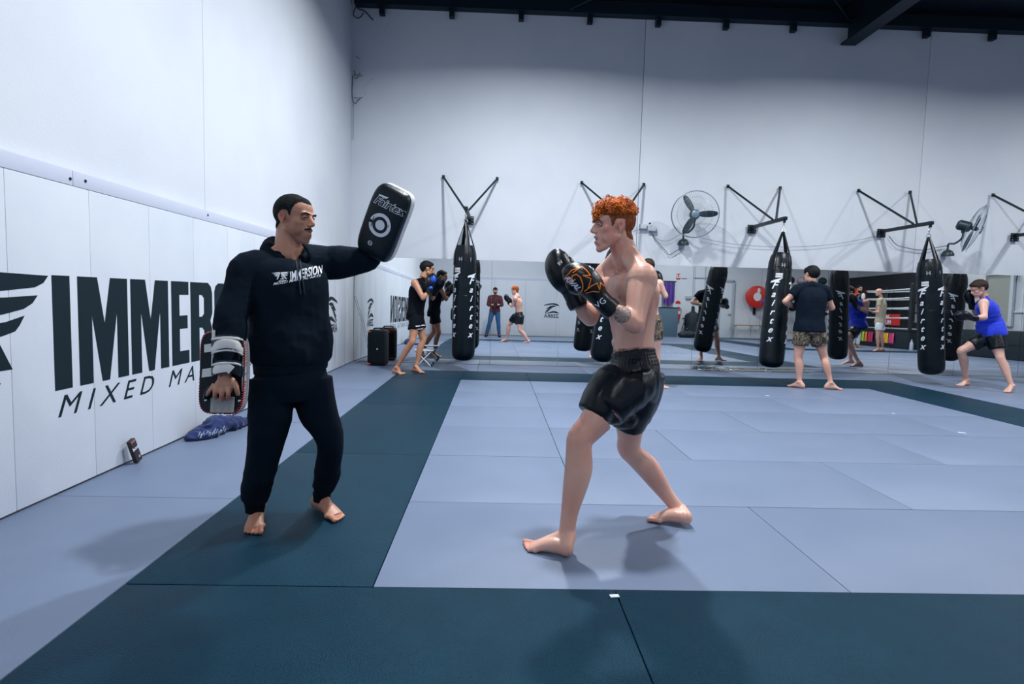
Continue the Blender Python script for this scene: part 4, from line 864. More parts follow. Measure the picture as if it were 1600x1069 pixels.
# ------------------------------------------------------------------- man in navy tee and camouflage shorts, seen from behind
J = J_px(dict(head=(1267, 430, 6.02), neck=(1268, 443, 5.95), chest=(1267, 470, 5.95), pel=(1265, 512, 5.93), shL=(1248, 451, 5.97), shR=(1289, 453, 5.93), elL=(1227, 471, 5.98), wrL=(1239, 480, 6.18), elR=(1300, 481, 5.95), wrR=(1287, 480, 6.16),
              hpL=(1254, 519, 5.94), hpR=(1276, 520, 5.92), knL=(1247, 557, 5.98), anL=(1249, 597, 5.93), toL=(1243, 606, 6.05), knR=(1287, 556, 5.93), anR=(1298, 598, 5.85), toR=(1311, 607, 5.86), hf=(-.25, .95, -.05)))
J['toL'] = J['anL']+A_(-.10, .16, 0); J['toL'][2] = .014; J['toR'] = J['anR']+A_(.17, -.03, 0); J['toR'][2] = .014
t2, H2, me2 = person('man in a navy T-shirt and camouflage shorts, seen from behind', J, SKL, 1.08, 1., .010, 'tee', NAVYT, 'shorts', CAMO, HAIRK, shorts_len=.52, hairth=.022, sleeve=.55)
glove(J['wrL'], J['wrL']+A_(.10, .12, .10), (0, 0, 1), True, LEATHER, t2); glove(J['wrR'], J['wrR']+A_(-.10, .12, .10), (0, 0, 1), False, LEATHER, t2)
# ------------------------------------------------------------------- boxer in a blue tank top at the right
J = J_px(dict(head=(1529, 452, 6.35), neck=(1540, 467, 6.35), chest=(1544, 488, 6.36), pel=(1549, 520, 6.33), shL=(1537, 473, 6.18), shR=(1534, 472, 6.55), elL=(1538, 496, 6.06), wrL=(1521, 497, 6.02), elR=(1527, 490, 6.60), wrR=(1519, 478, 6.50),
              hpL=(1544, 527, 6.36), hpR=(1555, 527, 6.24), knL=(1502, 548, 6.46), anL=(1510, 586, 6.60), toL=(1494, 601, 6.62), knR=(1563, 559, 6.12), anR=(1581, 599, 6.00), toR=(1571, 612, 6.0), hf=(-.80, .1, -.38), hu=(-.35, 0, 1)))
J['anL'][2] = .10; J['toL'] = J['anL']+A_(-.17, -.06, 0); J['toL'][2] = .014; J['anR'][2] = .10; J['toR'] = J['anR']+A_(-.16, -.08, 0); J['toR'][2] = .014; J['heR'] = J['anR']+A_(.04, .02, -.045)
BLUT = mat('blue_cloth', (.006, .035, .60), .8, sheen=.2, bump=(200, .15))
t3, H3, me3 = person('boxer in a bright blue tank top and black shorts at the right picture edge', J, SKP, 1.10, 1., .010, 'tank', BLUT, 'shorts', SATIN, HAIRB, shorts_len=.60, hairth=.026)
glove(J['wrL'], J['wrL']+A_(-.20, .02, .03), (0, 0, 1), True, LEATHER, t3); glove(J['wrR'], J['wrR']+A_(-.08, -.02, .18), (-1, 0, .2), False, LEATHER, t3)
# ------------------------------------------------------------------- bare-chested man hidden behind the red-haired fighter
J = J_px(dict(head=(1012, 418, 5.75), neck=(1013, 434, 5.70), chest=(1013, 460, 5.70), pel=(1014, 500, 5.68), shL=(996, 441, 5.72), shR=(1030, 442, 5.68), elL=(986, 470, 5.75), wrL=(998, 455, 5.95), elR=(1040, 463, 5.66), wrR=(1032, 447, 5.90),
              hpL=(1005, 508, 5.70), hpR=(1024, 508, 5.66), knL=(1000, 550, 5.74), anL=(1004, 592, 5.75), toL=(1004, 600, 5.9), knR=(1026, 552, 5.68), anR=(1028, 596, 5.68), toR=(1036, 606, 5.66), hf=(-.1, 1, 0)))
J['toL'] = J['anL']+A_(-.02, .18, 0); J['toL'][2] = .014; J['toR'] = J['anR']+A_(.12, -.10, 0); J['toR'][2] = .014
t4, H4, me4 = person('bare-chested man in camouflage shorts half hidden behind the red-haired fighter', J, SKP, .95, .97, .012, None, None, 'shorts', CAMO, HAIRB, shorts_len=.5)
glove(J['wrL'], J['wrL']+A_(.03, .10, .16), (0, 0, 1), True, LEATHER, t4); glove(J['wrR'], J['wrR']+A_(-.05, .10, .16), (0, 0, 1), False, LEATHER, t4)
# ------------------------------------------------------------------- people behind the camera, seen in the mirror
J = J_px(dict(head=(1373, 457, .50), neck=(1378, 466, .50), chest=(1377, 480, .50), pel=(1375, 503, .50), shL=(1374, 469, .72), shR=(1381, 469, .26), elL=(1372, 488, .80), wrL=(1365, 487, .62), elR=(1376, 489, .12), wrR=(1366, 489, .38),
              hpL=(1374, 506, .59), hpR=(1376, 506, .41), knL=(1371, 527, .60), anL=(1372, 546, .58), toL=(1366, 549, .60), knR=(1378, 527, .42), anR=(1379, 547, .38), toR=(1374, 551, .40), hf=(-1, .1, .03),
              hdL=(-.8, -.6, 0), hdR=(-.8, .6, 0), hnL=(0, 0, 1), hnR=(0, 0, 1)), PM)
for k in 'LR': J['an'+k][2] = .085; J['to'+k] = J['an'+k]+A_(-.2, .02, 0); J['to'+k][2] = .014
BEIGE = mat('beige_cloth', (.42, .36, .27), .85, bump=(200, .2)); WHC = mat('white_cloth', (.72, .74, .78), .8, bump=(200, .2))
t5, H5, me5 = person('bald man in a beige T-shirt and white shorts, seen in the mirror', J, SKL, 1.0, 1., .016, 'tee', BEIGE, 'shorts', WHC, None, hands='LR', shorts_len=.5)
yy = -1.6
J = J_px(dict(head=(1343, 452, yy), neck=(1342, 461, yy), chest=(1340, 475, yy), pel=(1339, 500, yy), shL=(1348, 465, yy), shR=(1334, 465, yy), elL=(1350, 482, yy), wrL=(1348, 496, yy+.1), elR=(1338, 478, yy+.3), wrR=(1341, 466, yy+.45),
              hpL=(1342, 504, yy), hpR=(1336, 504, yy), knL=(1341, 524, yy+.02), anL=(1340, 540, yy), toL=(1341, 543, yy+.1), knR=(1334, 524, yy+.02), anR=(1332, 540, yy), toR=(1331, 543, yy+.1), hf=(.1, 1, 0),
              hdL=(0, .2, -1), hdR=(.3, .2, .9), hnL=(1, 0, 0), hnR=(0, 1, 0)), PM)
for k in 'LR': J['an'+k][2] = .09; J['to'+k] = J['an'+k]+A_(.02, .2, 0); J['to'+k][2] = .014
t6, H6, me6 = person('bearded man in dark T-shirt and white trousers by the ring, seen in the mirror', J, SKT, 1.0, 1., .016, 'tee', NAVYT, 'trousers', WHC, HAIRK, hands='LR')
shell(me6, lambda V: np.where((lambda L: (L[:, 2] < -.035) & (L[:, 2] > -.13) & (L[:, 0] > .005) & (np.abs(L[:, 1]) < .08) & ~((np.abs(L[:, 2]+.056) < .009) & (np.abs(L[:, 1]) < .02)))(H6.loc(V)), .008, 0), 'beard', HAIRK, t6)
c = J['wrR']+A_(.05, .15, .05); tp = thing('kick_pad', c, 'dark kick pad with a pale oval worn by the man in white trousers', 'kick pad'); MB().box(c, (.22, .08, .40), rotm((0, 1, 0), .5)).build('pad_body', LEATHER, tp, bevel=.03); MB().ell(c+A_(0, .04, 0), (.07, .02, .12)).build('pad_oval', WHITEL, tp)
# ------------------------------------------------------------------- the photographer, standing at the camera
cx, cy = CAM[0], CAM[1]
hf = A_(0, 1, .08)
J = dict(head=A_(cx-.02, cy-.40, 1.66), neck=A_(cx-.02, cy-.45, 1.50), chest=A_(cx-.02, cy-.45, 1.28), pel=A_(cx-.02, cy-.44, .96), shL=A_(cx-.21, cy-.45, 1.44), shR=A_(cx+.17, cy-.45, 1.44), elL=A_(cx-.27, cy-.38, 1.15), elR=A_(cx+.24, cy-.38, 1.15), wrL=A_(cx-.125, cy-.19, 1.15), wrR=A_(cx+.125, cy-.19, 1.16),
         hpL=A_(cx-.11, cy-.44, .91), hpR=A_(cx+.07, cy-.44, .91), knL=A_(cx-.20, cy-.38, .49), knR=A_(cx+.12, cy-.39, .49), anL=A_(cx-.30, cy-.44, .09), anR=A_(cx+.16, cy-.44, .09), toL=A_(cx-.33, cy-.22, .014), toR=A_(cx+.18, cy-.22, .014), hf=hf,
         hdL=A_(.75, .45, .1), hdR=A_(-.75, .45, .1), hnL=A_(.4, .6, .6), hnR=A_(-.4, .6, .6))
def plaid():
    m = mat('maroon_plaid', (.06, .012, .022), .85); nt = m.node_tree; N = nt.nodes; L = nt.links; b = N['Principled BSDF']; tc = N.new('ShaderNodeTexCoord'); out = None
    for ax, ph in (('X', 0), ('Z', 0)):
        wv = N.new('ShaderNodeTexWave'); wv.bands_direction = ax; wv.inputs['Scale'].default_value = 7; L.new(tc.outputs['Object'], wv.inputs['Vector']); r_ = N.new('ShaderNodeMath'); r_.operation = 'GREATER_THAN'; r_.inputs[1].default_value = .6; L.new(wv.outputs['Fac'], r_.inputs[0])
        if out is None: out = r_.outputs[0]
        else: a = N.new('ShaderNodeMath'); a.operation = 'ADD'; L.new(out, a.inputs[0]); L.new(r_.outputs[0], a.inputs[1]); out = a.outputs[0]
    cr_ = N.new('ShaderNodeValToRGB'); e = cr_.color_ramp.elements; e[0].color = (.14, .022, .035, 1); e[1].color = (.012, .006, .012, 1); sc_ = N.new('ShaderNodeMath'); sc_.operation = 'MULTIPLY'; sc_.inputs[1].default_value = .5; L.new(out, sc_.inputs[0]); L.new(sc_.outputs[0], cr_.inputs[0]); L.new(cr_.outputs[0], b.inputs['Base Color']); return m
DENIM = mat('blue_denim', (.02, .09, .22), .85, bump=(300, .3))
t7, H7, me7 = person('photographer in maroon plaid shirt and blue jeans, seen in the mirror', J, SKL, 1., 1., .012, 'long', plaid(), 'trousers', DENIM, HAIRK, hands='LR')
shell(me7, lambda V: np.where((lambda L: (L[:, 2] > .045) & (np.abs(L[:, 0]) < .14) & (np.abs(L[:, 1]) < .1) & (L[:, 2] < .17))(H7.loc(V)), .014, 0), 'cap', FABK, t7)
MB().ell(H7.q(.10, 0, .055), A_(.055, .065, .008), H7.R).build('cap_peak', FABK, t7)
shell(me7, lambda V: np.where((lambda L: (L[:, 2] < -.040) & (L[:, 2] > -.13) & (L[:, 0] > .005) & (np.abs(L[:, 1]) < .08) & ~((np.abs(L[:, 2]+.056) < .009) & (np.abs(L[:, 1]) < .02)))(H7.loc(V)), .007, 0), 'beard', HAIRB, t7)
for s_ in (0, 1):
    an, to = (J['anL'], J['toL']) if s_ == 0 else (J['anR'], J['toR']); b = MB(); d = nrm(to-an); d[2] = 0; he = an-A_(0, .05, .04)
    b.cap(an+A_(0, 0, .04), an-A_(0, 0, .02), .050, .052); b.loft([he, lerp(he, to, .4), lerp(he, to, .8), to+A_(0, .012, .012)], [(.046, .046), (.048, .044), (.054, .034), (.040, .022)], (1, 0, 0), 14, sub=3, power=2.4); me_ = remesh(b, .010, 2); V = verts(me_); V[:, 2] = np.maximum(V[:, 2], .002); setv(me_, V); link('shoe', me_, FABK, t7, 'full')
cb_ = thing('camera_body', (cx, cy-.09, 1.17), 'black camera held at chest height by the photographer', 'camera')
MB().box((cx, cy-.085, 1.195), (.135, .05, .088)).build('housing', BLACKM, cb_, bevel=.008); MB().box((cx, cy-.085, 1.247), (.05, .045, .025)).build('viewfinder', BLACKM, cb_, bevel=.006); MB().lathe([(.034, 0), (.036, .01), (.036, .035), (.033, .042)], (cx, cy-.062, 1.195), 20, frame((0, 1, 0), (1, 0, 0))).build('lens', BLACKM, cb_); MB().lathe([(.001, .043), (.027, .0425)], (cx, cy-.062, 1.195), 20, frame((0, 1, 0), (1, 0, 0))).build('lens_glass', mat('lens_glass', (.01, .012, .03), .05), cb_)
MB().tube([(cx-.065, cy-.09, 1.22), (cx-.10, cy-.28, 1.30), (cx-.08, cy-.40, 1.50), (cx-.02, cy-.50, 1.54), (cx+.06, cy-.40, 1.50), (cx+.09, cy-.28, 1.30), (cx+.065, cy-.09, 1.22)], .006, 6, 5).build('neck_strap', BLACKM, cb_)
# =================================================================== RED-HAIRED FIGHTER
SKR = mat('skin_fair_flushed', (.76, .44, .34), .36, spec=.5, attr='tint', noisecol=((.68, .33, .25), 7, .35, .75), bump=(150, .08, 3), sss=.08)
J = J_px(dict(head=(958, 355, .62), neck=(980, 402, .66), chest=(986, 468, .66), pel=(992, 572, .63), shL=(1003, 432, .50), shR=(948, 428, .82), elL=(992, 506, .40), wrL=(947, 476, .44), elR=(922, 497, .72), wrR=(898, 466, .66),
              hpL=(987, 597, .54), hpR=(992, 597, .72), knL=(907, 684, .42), anL=(885, 836, .36), toL=(819, 849, .43), knR=(982, 700, .80), anR=(1061, 797, .76), toR=(1012, 806, .83), hf=(-.985, -.16, -.06)))
J['toL'] = G(817, 850, .014); J['toR'] = G(1011, 808, .014); J['heL'] = G(884, 858, .034); J['heR'] = G(1071, 813, .036)+A_(0, 0, .012)
t8 = thing('person', ((J['anL']+J['anR'])/2)*[1, 1, 0], 'bare-chested red-haired fighter in black satin shorts and orange-marked black gloves', 'person')
H = Head(J['head'], J['hf'], (.04, 0, 1), .985); H.skin = SKR; b = MB(); OP = .010; H.add(b, open_=OP)
g = lambda k: np.array(J[k], float)
b.cap(g('neck')-A_(0, 0, .02), H.q(-.030, 0, -.045), .068, .060); b.cap(H.q(-.03, -.045, -.05), g('neck')+A_(-.05, .02, -.035), .016, .014); b.cap(H.q(-.03, .045, -.05), g('neck')+A_(-.05, -.03, -.035), .016, .014)
torso(b, g('pel'), g('chest'), g('neck'), g('shL'), g('shR'), g('hpL'), g('hpR'), 1.0, 1.02)
leg(b, g('hpL'), g('knL'), g('anL'), g('toL'), 1.19, g('heL'), True); leg(b, g('hpR'), g('knR'), g('anR'), g('toR'), 1.12, g('heR'), False)
arm(b, g('shL'), g('elL'), g('wrL'), 1.20, 1.15); arm(b, g('shR'), g('elR'), g('wrR'), 1.12, 1.1)
for s_ in 'LR': b.ell(g('wr'+s_)+nrm(g('wr'+s_)-g('el'+s_))*.03, .030)
for s_, q_ in (('L', 1), ('R', 1)): b.cap(lerp(g('neck'), H.q(-.05, 0, -.06), .4), g('sh'+s_)+A_(0, 0, .012), .050, .050)
0 and b.cap(g('neck')+A_(-.068, .01, -.060), g('shL')+A_(-.03, .02, .028), .009, .008); 0 and b.cap(g('neck')+A_(-.080, .05, -.060), g('shR')+A_(-.03, -.02, .025), .009, .008)
# abdominal and rib relief
ss = nrm(g('shL')-g('shR')); up = nrm(g('neck')-g('pel')); fr = nrm(np.cross(ss, up))
for k in range(3):
    for s_ in (-1, 1): b.ell(lerp(g('pel'), g('chest'), .35+.22*k)+fr*.088+ss*s_*.030, A_(.030, .018, .030), np.stack([ss, -fr, up], 1))
for k in range(3): b.ell(lerp(g('pel'), g('chest'), .70+.16*k)+ss*.125+fr*(.045-.012*k), A_(.012, .040, .012), np.stack([ss, -fr, up], 1))
me = remesh(b, .0042, 3); V = verts(me); esmooth(me, (np.linalg.norm(V-g('toL'), axis=1) > .14) & (np.linalg.norm(V-g('toR'), axis=1) > .14), 8); H.sculpt(me, OP)
tat = lerp(g('elL'), g('wrL'), .52)
spots = [((.088, .031, .012), (.012, .016, .010), (.70, .52, .50)), ((.088, -.031, .012), (.012, .016, .010), (.70, .52, .50)), ((.02, 0, .10), (.10, .10, .035), (.55, .30, .22)), ((.100, 0, -.052), (.012, .024, .006), (.86, .52, .52)), ((.097, 0, -.073), (.012, .020, .008), (.86, .52, .52)), ((.086, 0, -.0615), (.020, .018, .0055), (.12, .05, .05)), ((.05, .06, -.015), (.035, .03, .03), (1, .80, .76)), ((.05, -.06, -.015), (.035, .03, .03), (1, .80, .76)),  # first two spots put the shade under the brows into the skin tint
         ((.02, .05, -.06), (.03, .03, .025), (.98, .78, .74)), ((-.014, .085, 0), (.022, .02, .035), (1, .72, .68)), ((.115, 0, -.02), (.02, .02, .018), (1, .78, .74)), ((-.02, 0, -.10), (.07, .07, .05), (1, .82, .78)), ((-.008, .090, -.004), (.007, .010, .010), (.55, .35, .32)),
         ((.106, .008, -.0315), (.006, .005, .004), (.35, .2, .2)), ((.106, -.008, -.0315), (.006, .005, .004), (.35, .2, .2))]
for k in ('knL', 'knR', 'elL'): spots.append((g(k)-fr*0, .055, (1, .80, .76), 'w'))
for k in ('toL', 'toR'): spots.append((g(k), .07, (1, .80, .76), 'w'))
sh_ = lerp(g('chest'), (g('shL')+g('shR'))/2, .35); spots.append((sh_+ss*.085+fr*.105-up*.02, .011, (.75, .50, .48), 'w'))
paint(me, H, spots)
# forearm tattoo: dark rosette
ca = me.color_attributes['tint']; T = np.empty(len(me.vertices)*4); ca.data.foreach_get('color', T); T = T.reshape(-1, 4); V = verts(me)
tc_ = lerp(g('elL'), g('wrL'), .50)+A_(0, -.045, .0); ax = nrm(g('wrL')-g('elL')); d = V-tc_; ra = d @ ax; rb = d @ np.cross(ax, A_(0, -1, 0)); rr_ = np.sqrt((ra/.040)**2+(rb/.040)**2); m_ = (rr_ < 1) & (V[:, 1] < tc_[1]+.045) & (np.linalg.norm(d, axis=1) < .075)
an_ = np.arctan2(rb, ra); pat = .34+.34*(np.sin(an_*9+rr_*9) * np.cos(rr_*15) > .1); T[m_, :3] *= (pat[m_, None]*np.array([.72, .95, 1.05])); ca.data.foreach_set('color', T.ravel())
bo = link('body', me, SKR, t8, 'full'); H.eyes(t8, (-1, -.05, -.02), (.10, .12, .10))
GIN = mat('hair_ginger', (.85, .25, .035), .62, spec=.22, bump=(240, .2, 2), noisecol=((.34, .065, .012), 30, .42, .62)); GIND = mat('hair_ginger_short', (.23, .060, .022), .75, spec=.15, bump=(260, .5, 2), noisecol=((.36, .11, .04), 60, .4, .7))
H.brows(t8, mat('brow_auburn', (.09, .030, .016), .7), .0040)
line = [(-.14, -.070), (-.075, -.068), (-.052, -.055), (-.040, -.01), (-.034, .030), (.0, .034), (.012, .028), (.020, .0), (.030, .0), (.036, .030), (.05, .055), (.066, .065), (.08, .075), (.12, .082)]
shell(me, hairfn(H, .005, line, .0015, 90), 'short_hair', GIND, t8)
rg = random.Random(21); hc = MB(); cnt = 0
while cnt < 900:
    # seeds on the crown
    th = rg.uniform(0, 2*math.pi); ph = math.acos(rg.uniform(.02, 1)); dx, dy, dz = math.sin(ph)*math.cos(th), math.sin(ph)*math.sin(th), math.cos(ph)
    x, y, z = -.014+dx*.104, dy*.080, .040+dz*.086
    lim = .062 if x < .04 else .070
    if z < lim: continue
    nloc = nrm([dx/.104, dy/.08, dz/.086]); thick = rg.uniform(.012, .044)*(.60+.50*dz)*(1.15 if x > .02 else .8)
    if x > .03: nloc = nrm(nloc+A_(.55, 0, -.05))
    c0 = A_(x, y, z)+nloc*rg.uniform(0, thick); a = nrm(np.cross(nloc, A_(rg.uniform(-1, 1), rg.uniform(-1, 1), rg.uniform(-1, 1)))); bb = nrm(np.cross(nloc, a)); a = nrm(a+nloc*rg.uniform(-.9, .9)); R0 = rg.uniform(.006, .0135); turns = rg.uniform(.5, 1.7); jt = A_(rg.uniform(-1, 1), rg.uniform(-1, 1), rg.uniform(-1, 1))*.0045; drift = nrm(A_(rg.uniform(-1, 1), rg.uniform(-1, 1), rg.uniform(-.6, .4)))*rg.uniform(.004, .015); p0 = rg.uniform(0, 6.28)
    pts = []; N_ = int(9*turns)+3
    for i in range(N_):
        s_ = i/(N_-1); w_ = p0+turns*2*math.pi*s_; rr_ = R0*(1-.35*s_); pts.append(H.q(*(c0+a*math.cos(w_)*rr_+bb*math.sin(w_)*rr_*.8+drift*s_+jt*math.sin(s_*7))))
    r_ = rg.uniform(.0010, .0021); hc.loft(pts, [r_*.8]+[r_]*(N_-2)+[r_*.4], H.u, 5, cap=False); cnt += 1
# fringe falling on the forehead
for k in range(46):
    y = rg.uniform(-.055, .055); z0_ = rg.uniform(.066, .10); x = .088-abs(y)*.35; ln = rg.uniform(.025, .055); a0 = rg.uniform(0, 6.28); R0 = rg.uniform(.005, .009); pts = []
    for i in range(16):
        s_ = i/15; w_ = a0+s_*2.4*math.pi; pts.append(H.q(x+.014*math.sin(s_*2)+R0*math.cos(w_), y+R0*.8*math.sin(w_), z0_-ln*s_))
    hc.loft(pts, [.0019]*14+[.0012, .0006], H.u, 5, cap=False)
o = hc.build('curly_hair', GIN, t8, 'full'); o['kind'] = 'stuff'
v = MB()   # dark core under the curls so no scalp shows through
v.ell(H.q(-.014, 0, .048), A_(.104, .080, .088)*H.s, H.R, 26, 16); v.v = [q for q in v.v]; me_ = remesh(v, .006, 0); disp(me_, 55, .006); V = verts(me_); L = H.loc(V); L[:, 2] = np.maximum(L[:, 2], .055-.12*np.clip(-(L[:, 0]+.03), 0, 1)); m_ = L[:, 2] > .054; setv(me_, H.o+(L*H.s) @ H.R.T); link('hair_base', me_, GIND, t8, 'full')
# gloves
UPV = nrm(A_(-.75, -.1, .65))
gl = glove(g('wrL'), P(880, 413, .47), A_(-.55, -.05, .8), True, LEATHER, t8, sc=1.0); gr_ = glove(g('wrR'), P(873, 411, .69), A_(-.8, -.2, .55), False, LEATHER, t8, sc=1.02)
ORG = mat('orange_print', (.90, .22, .01), .45)
bv = bvh_of(gl); n_ = nrm(A_(.12, -1, -.12)); axx = nrm(np.cross(A_(0, 0, 1), -n_))*-1; ayy = nrm(np.cross(n_, axx)); 
if axx[0] < 0: axx = -axx
ayy = np.cross(n_, axx); ayy = ayy if ayy[2] > 0 else -ayy
GC = P(910, 437, .44); S_ = 1/302.
def gp(pts): return [((u-910)*S_, (437-v)*S_) for u, v in pts]
def stroke(pts, w_):
    pts = [np.array(p, float) for p in pts]; out = []
    for a, b_ in zip(pts, pts[1:]):
        d = nrm(b_-a); n2 = A_(-d[1], d[0])*w_/2; e = d*w_*.3; out.append([tuple(a-e+n2), tuple(a-e-n2), tuple(b_+e-n2), tuple(b_+e+n2)])
    return out
# emblem traced in glove coordinates (845+x/8.22, 380+y/8.22 in the picture)
c8 = lambda L_: gp([(845+x/8.22, 380+y/8.22) for x, y in L_])
if np.dot(np.cross(axx, ayy), n_) < 0: pass
# leather emblem
for L_, w_ in [([(320, 500), (335, 430), (380, 360), (450, 330)], .0035), ([(395, 385), (440, 345), (500, 315), (545, 350), (585, 405), (500, 410), (590, 440), (560, 560), (535, 590)], .0042), ([(385, 470), (390, 420), (430, 400), (470, 430), (500, 500), (510, 560), (500, 610)], .0050), ([(540, 580), (600, 520), (665, 490), (700, 565), (712, 485), (775, 530)], .0048), ([(555, 610), (620, 585), (695, 590)], .0042), ([(320, 505), (370, 510), (420, 460)], .0060)]:
    decal(grid_poly(stroke(c8(L_), w_), .008), GC, axx, ayy, bv, ORG, gl, 'orange_emblem', .0022)
vs, fs = text_mesh('RIVAL', .030, shear=.2, bold=.0012, cuts=.1); a_ = -.72; ca_, sa_ = math.cos(a_), math.sin(a_); off_ = gp([(845+405/8.22, 380+510/8.22)])[0]
decal(([(x*ca_-y*sa_+off_[0], x*sa_+y*ca_+off_[1], 0) for x, y, _ in vs], fs), GC, axx, ayy, bv, WHITEP, gl, 'lettering', .0035)
off_ = gp([(845+640/8.22, 380+320/8.22)])[0]; vs, fs = text_mesh('2V', .030, bold=.0006, cuts=.1); decal(([(x*ca_-y*sa_+off_[0], x*sa_+y*ca_+off_[1], 0) for x, y, _ in vs], fs), GC, axx, ayy, bv, WHITEP, gl, 'lettering', .0025)
cf = [c for c in gl.children if c.name.startswith('cuff')][0]; bvc = bvh_of(cf)
off_ = gp([(845+705/8.22, 380+740/8.22)])[0]; a_ = .75; ca_, sa_ = math.cos(a_), math.sin(a_); vs, fs = text_mesh('RVG', .040, bold=.0003, cuts=.1); decal(([(x*ca_-y*sa_+off_[0], x*sa_+y*ca_+off_[1], 0) for x, y, _ in vs], fs), GC, axx, ayy, bvc, WHITEP, gl, 'cuff_emblem', .0025)
bvr = bvh_of(gr_); off_ = gp([(845+365/8.22, 380+310/8.22)])[0]; vs, fs = text_mesh('RV', .022, bold=.0003, cuts=.1); decal(([(x*ca_-y*sa_+off_[0], x*sa_+y*ca_+off_[1], 0) for x, y, _ in vs], fs), GC, axx, ayy, bvr, WHITEP, gr_, 'cuff_emblem', .0025)
wp = MB(); wd = nrm(g('elL')-g('wrL')); wp.loft([g('wrL')+wd*.050, g('wrL')+wd*.054, g('wrL')+wd*.074, g('wrL')+wd*.078], [.030, .0345, .037, .032], (0, 0, 1), 18); wp.build('hand_wrap', mat('wrap_white', (.62, .58, .52), .85, bump=(300, .4)), t8)
# shorts
hs = nrm(g('hpL')-g('hpR')); c = MB()
hsw = nrm(lerp(hs, ss, .5))
c.loft([P(989, 549, .645), P(990, 558, .64), P(991, 572, .635), P(990, 592, .63), P(984, 618, .62)], [(.128, .108), (.130, .110), (.150, .124), (.158, .135), (.155, .13)], hsw, 26, sub=3, power=2.2)
c.loft([P(970, 592, .56), P(950, 612, .53), P(936, 632, .49), P(927, 647, .475)], [(.105, .115), (.10, .105), (.090, .090), (.080, .082)], np.cross(nrm(g('knL')-g('hpL')), A_(0, 1, 0)), 22, sub=3)
c.loft([P(994, 585, .63), P(992, 620, .64), P(984, 650, .66), P(979, 667, .67)], [(.150, .130), (.130, .115), (.105, .105), (.088, .10)], (1, 0, .1), 22, sub=3)
c.loft([g('hpL')+A_(0, 0, .06), g('hpL'), lerp(g('hpL'), g('knL'), .25), lerp(g('hpL'), g('knL'), .5)], [.10, .125, .118, .106], (1, 0, 0), 20, sub=2); c.loft([g('hpR')+A_(0, 0, .06), g('hpR'), lerp(g('hpR'), g('knR'), .3), lerp(g('hpR'), g('knR'), .55)], [.10, .120, .112, .10], (1, 0, 0), 20, sub=2)
c.ell(P(959, 642, .50), (.062, .06, .065)); c.ell(P(975, 655, .56), (.07, .06, .05))
me_ = remesh(c, .006, 3); V = verts(me_)
wz = P(990, 567, .63)[2]; wt = np.clip((wz-V[:, 2])/.03, 0, 1)
esmooth(me_, wt, 8); disp(me_, 7, .010, (1.3, 1.3, .30), False, wt); disp(me_, 14, .004, (1.2, 1.2, .30), True, wt)
V = verts(me_); Nn = norms(me_); wb_ = V[:, 2] > wz; an_ = np.arctan2(V[:, 1]-.63, V[:, 0]-P(990, 560, .63)[0]); Vn = V.copy(); Vn[wb_] += Nn[wb_]*(np.sin(an_[wb_]*46)*.0015+np.where(np.abs(((V[wb_, 2]-wz) % .017)-.0085) < .003, .0015, 0))[:, None]; setv(me_, Vn)
sho = link('shorts', me_, SATIN, t8, 'full'); cover(sho, me, .004, .07, al=.3); bvs = bvh_of(sho)
lc = P(957, 560, .5); vs, fs = grid_poly([[(-.010, -.028), (.010, -.030), (.012, .028), (-.008, .030)]], .01); decal((vs, fs), lc, (1, 0, 0), (0, 0, 1), bvs, mat('waist_label', (.45, .52, .60), .6), sho, 'waist_label', .003)
# =================================================================== COACH WITH THE PADS
SKC = mat('skin_olive', (.52, .265, .175), .42, spec=.45, attr='tint', noisecol=((.42, .19, .125), 9, .35, .75), bump=(150, .08, 3), sss=.06)
J = J_px(dict(head=(461, 343, .66), neck=(449, 392, .65), chest=(449, 455, .64), pel=(455, 580, .66), shR=(391, 415, .55), shL=(505, 408, .80), elR=(360, 500, .45), wrR=(351, 583, .345), elL=(574, 402, .84), wrL=(596, 364, .86),
              hpR=(430, 598, .60), hpL=(481, 598, .72), knR=(412, 702, .56), anR=(398, 800, .66), toR=(397, 832, .50), knL=(517, 690, .70), anL=(504, 780, .84), toL=(532, 808, .70), hf=(.92, -.38, -.08)))
J['toR'] = G(396, 833, .014); J['heR'] = J['toR']+A_(-.01, .235, .022); J['heR'] = A_(.238, .745, .034); J['anR'] = A_(.262, .672, .078); J['toL'] = G(532, 811, .014); J['heL'] = P(494, 786, .86)+A_(0, 0, .004); J['anL'] = P(503, 773, .825)
g = lambda k: np.array(J[k], float)
t9 = thing('person', (g('anL')+g('anR'))/2*[1, 1, 0], 'coach in a black hooded sweatshirt and black joggers holding a kick pad on each arm', 'person')
H = Head(g('head'), J['hf'], (.05, 0, 1), 1.0); H.skin = SKC; b = MB(); H.add(b, nose=1.0, open_=.002)
b.cap(g('neck')-A_(0, 0, .03), H.q(-.033, 0, -.04), .068, .060); b.cap(H.q(-.02, .045, -.05), g('neck')+A_(.06, -.0, -.05), .016, .014); b.cap(H.q(-.02, -.045, -.05), g('neck')+A_(.05, -.05, -.05), .017, .014)
torso(b, g('pel'), g('chest'), g('neck'), g('shL'), g('shR'), g('hpL'), g('hpR'), .95, .95)
leg(b, g('hpL'), g('knL'), g('anL'), g('toL'), .98, g('heL'), True); leg(b, g('hpR'), g('knR'), g('anR'), g('toR'), .98, g('heR'), False)
arm(b, g('shL'), g('elL'), g('wrL')); arm(b, g('shR'), g('elR'), g('wrR'))
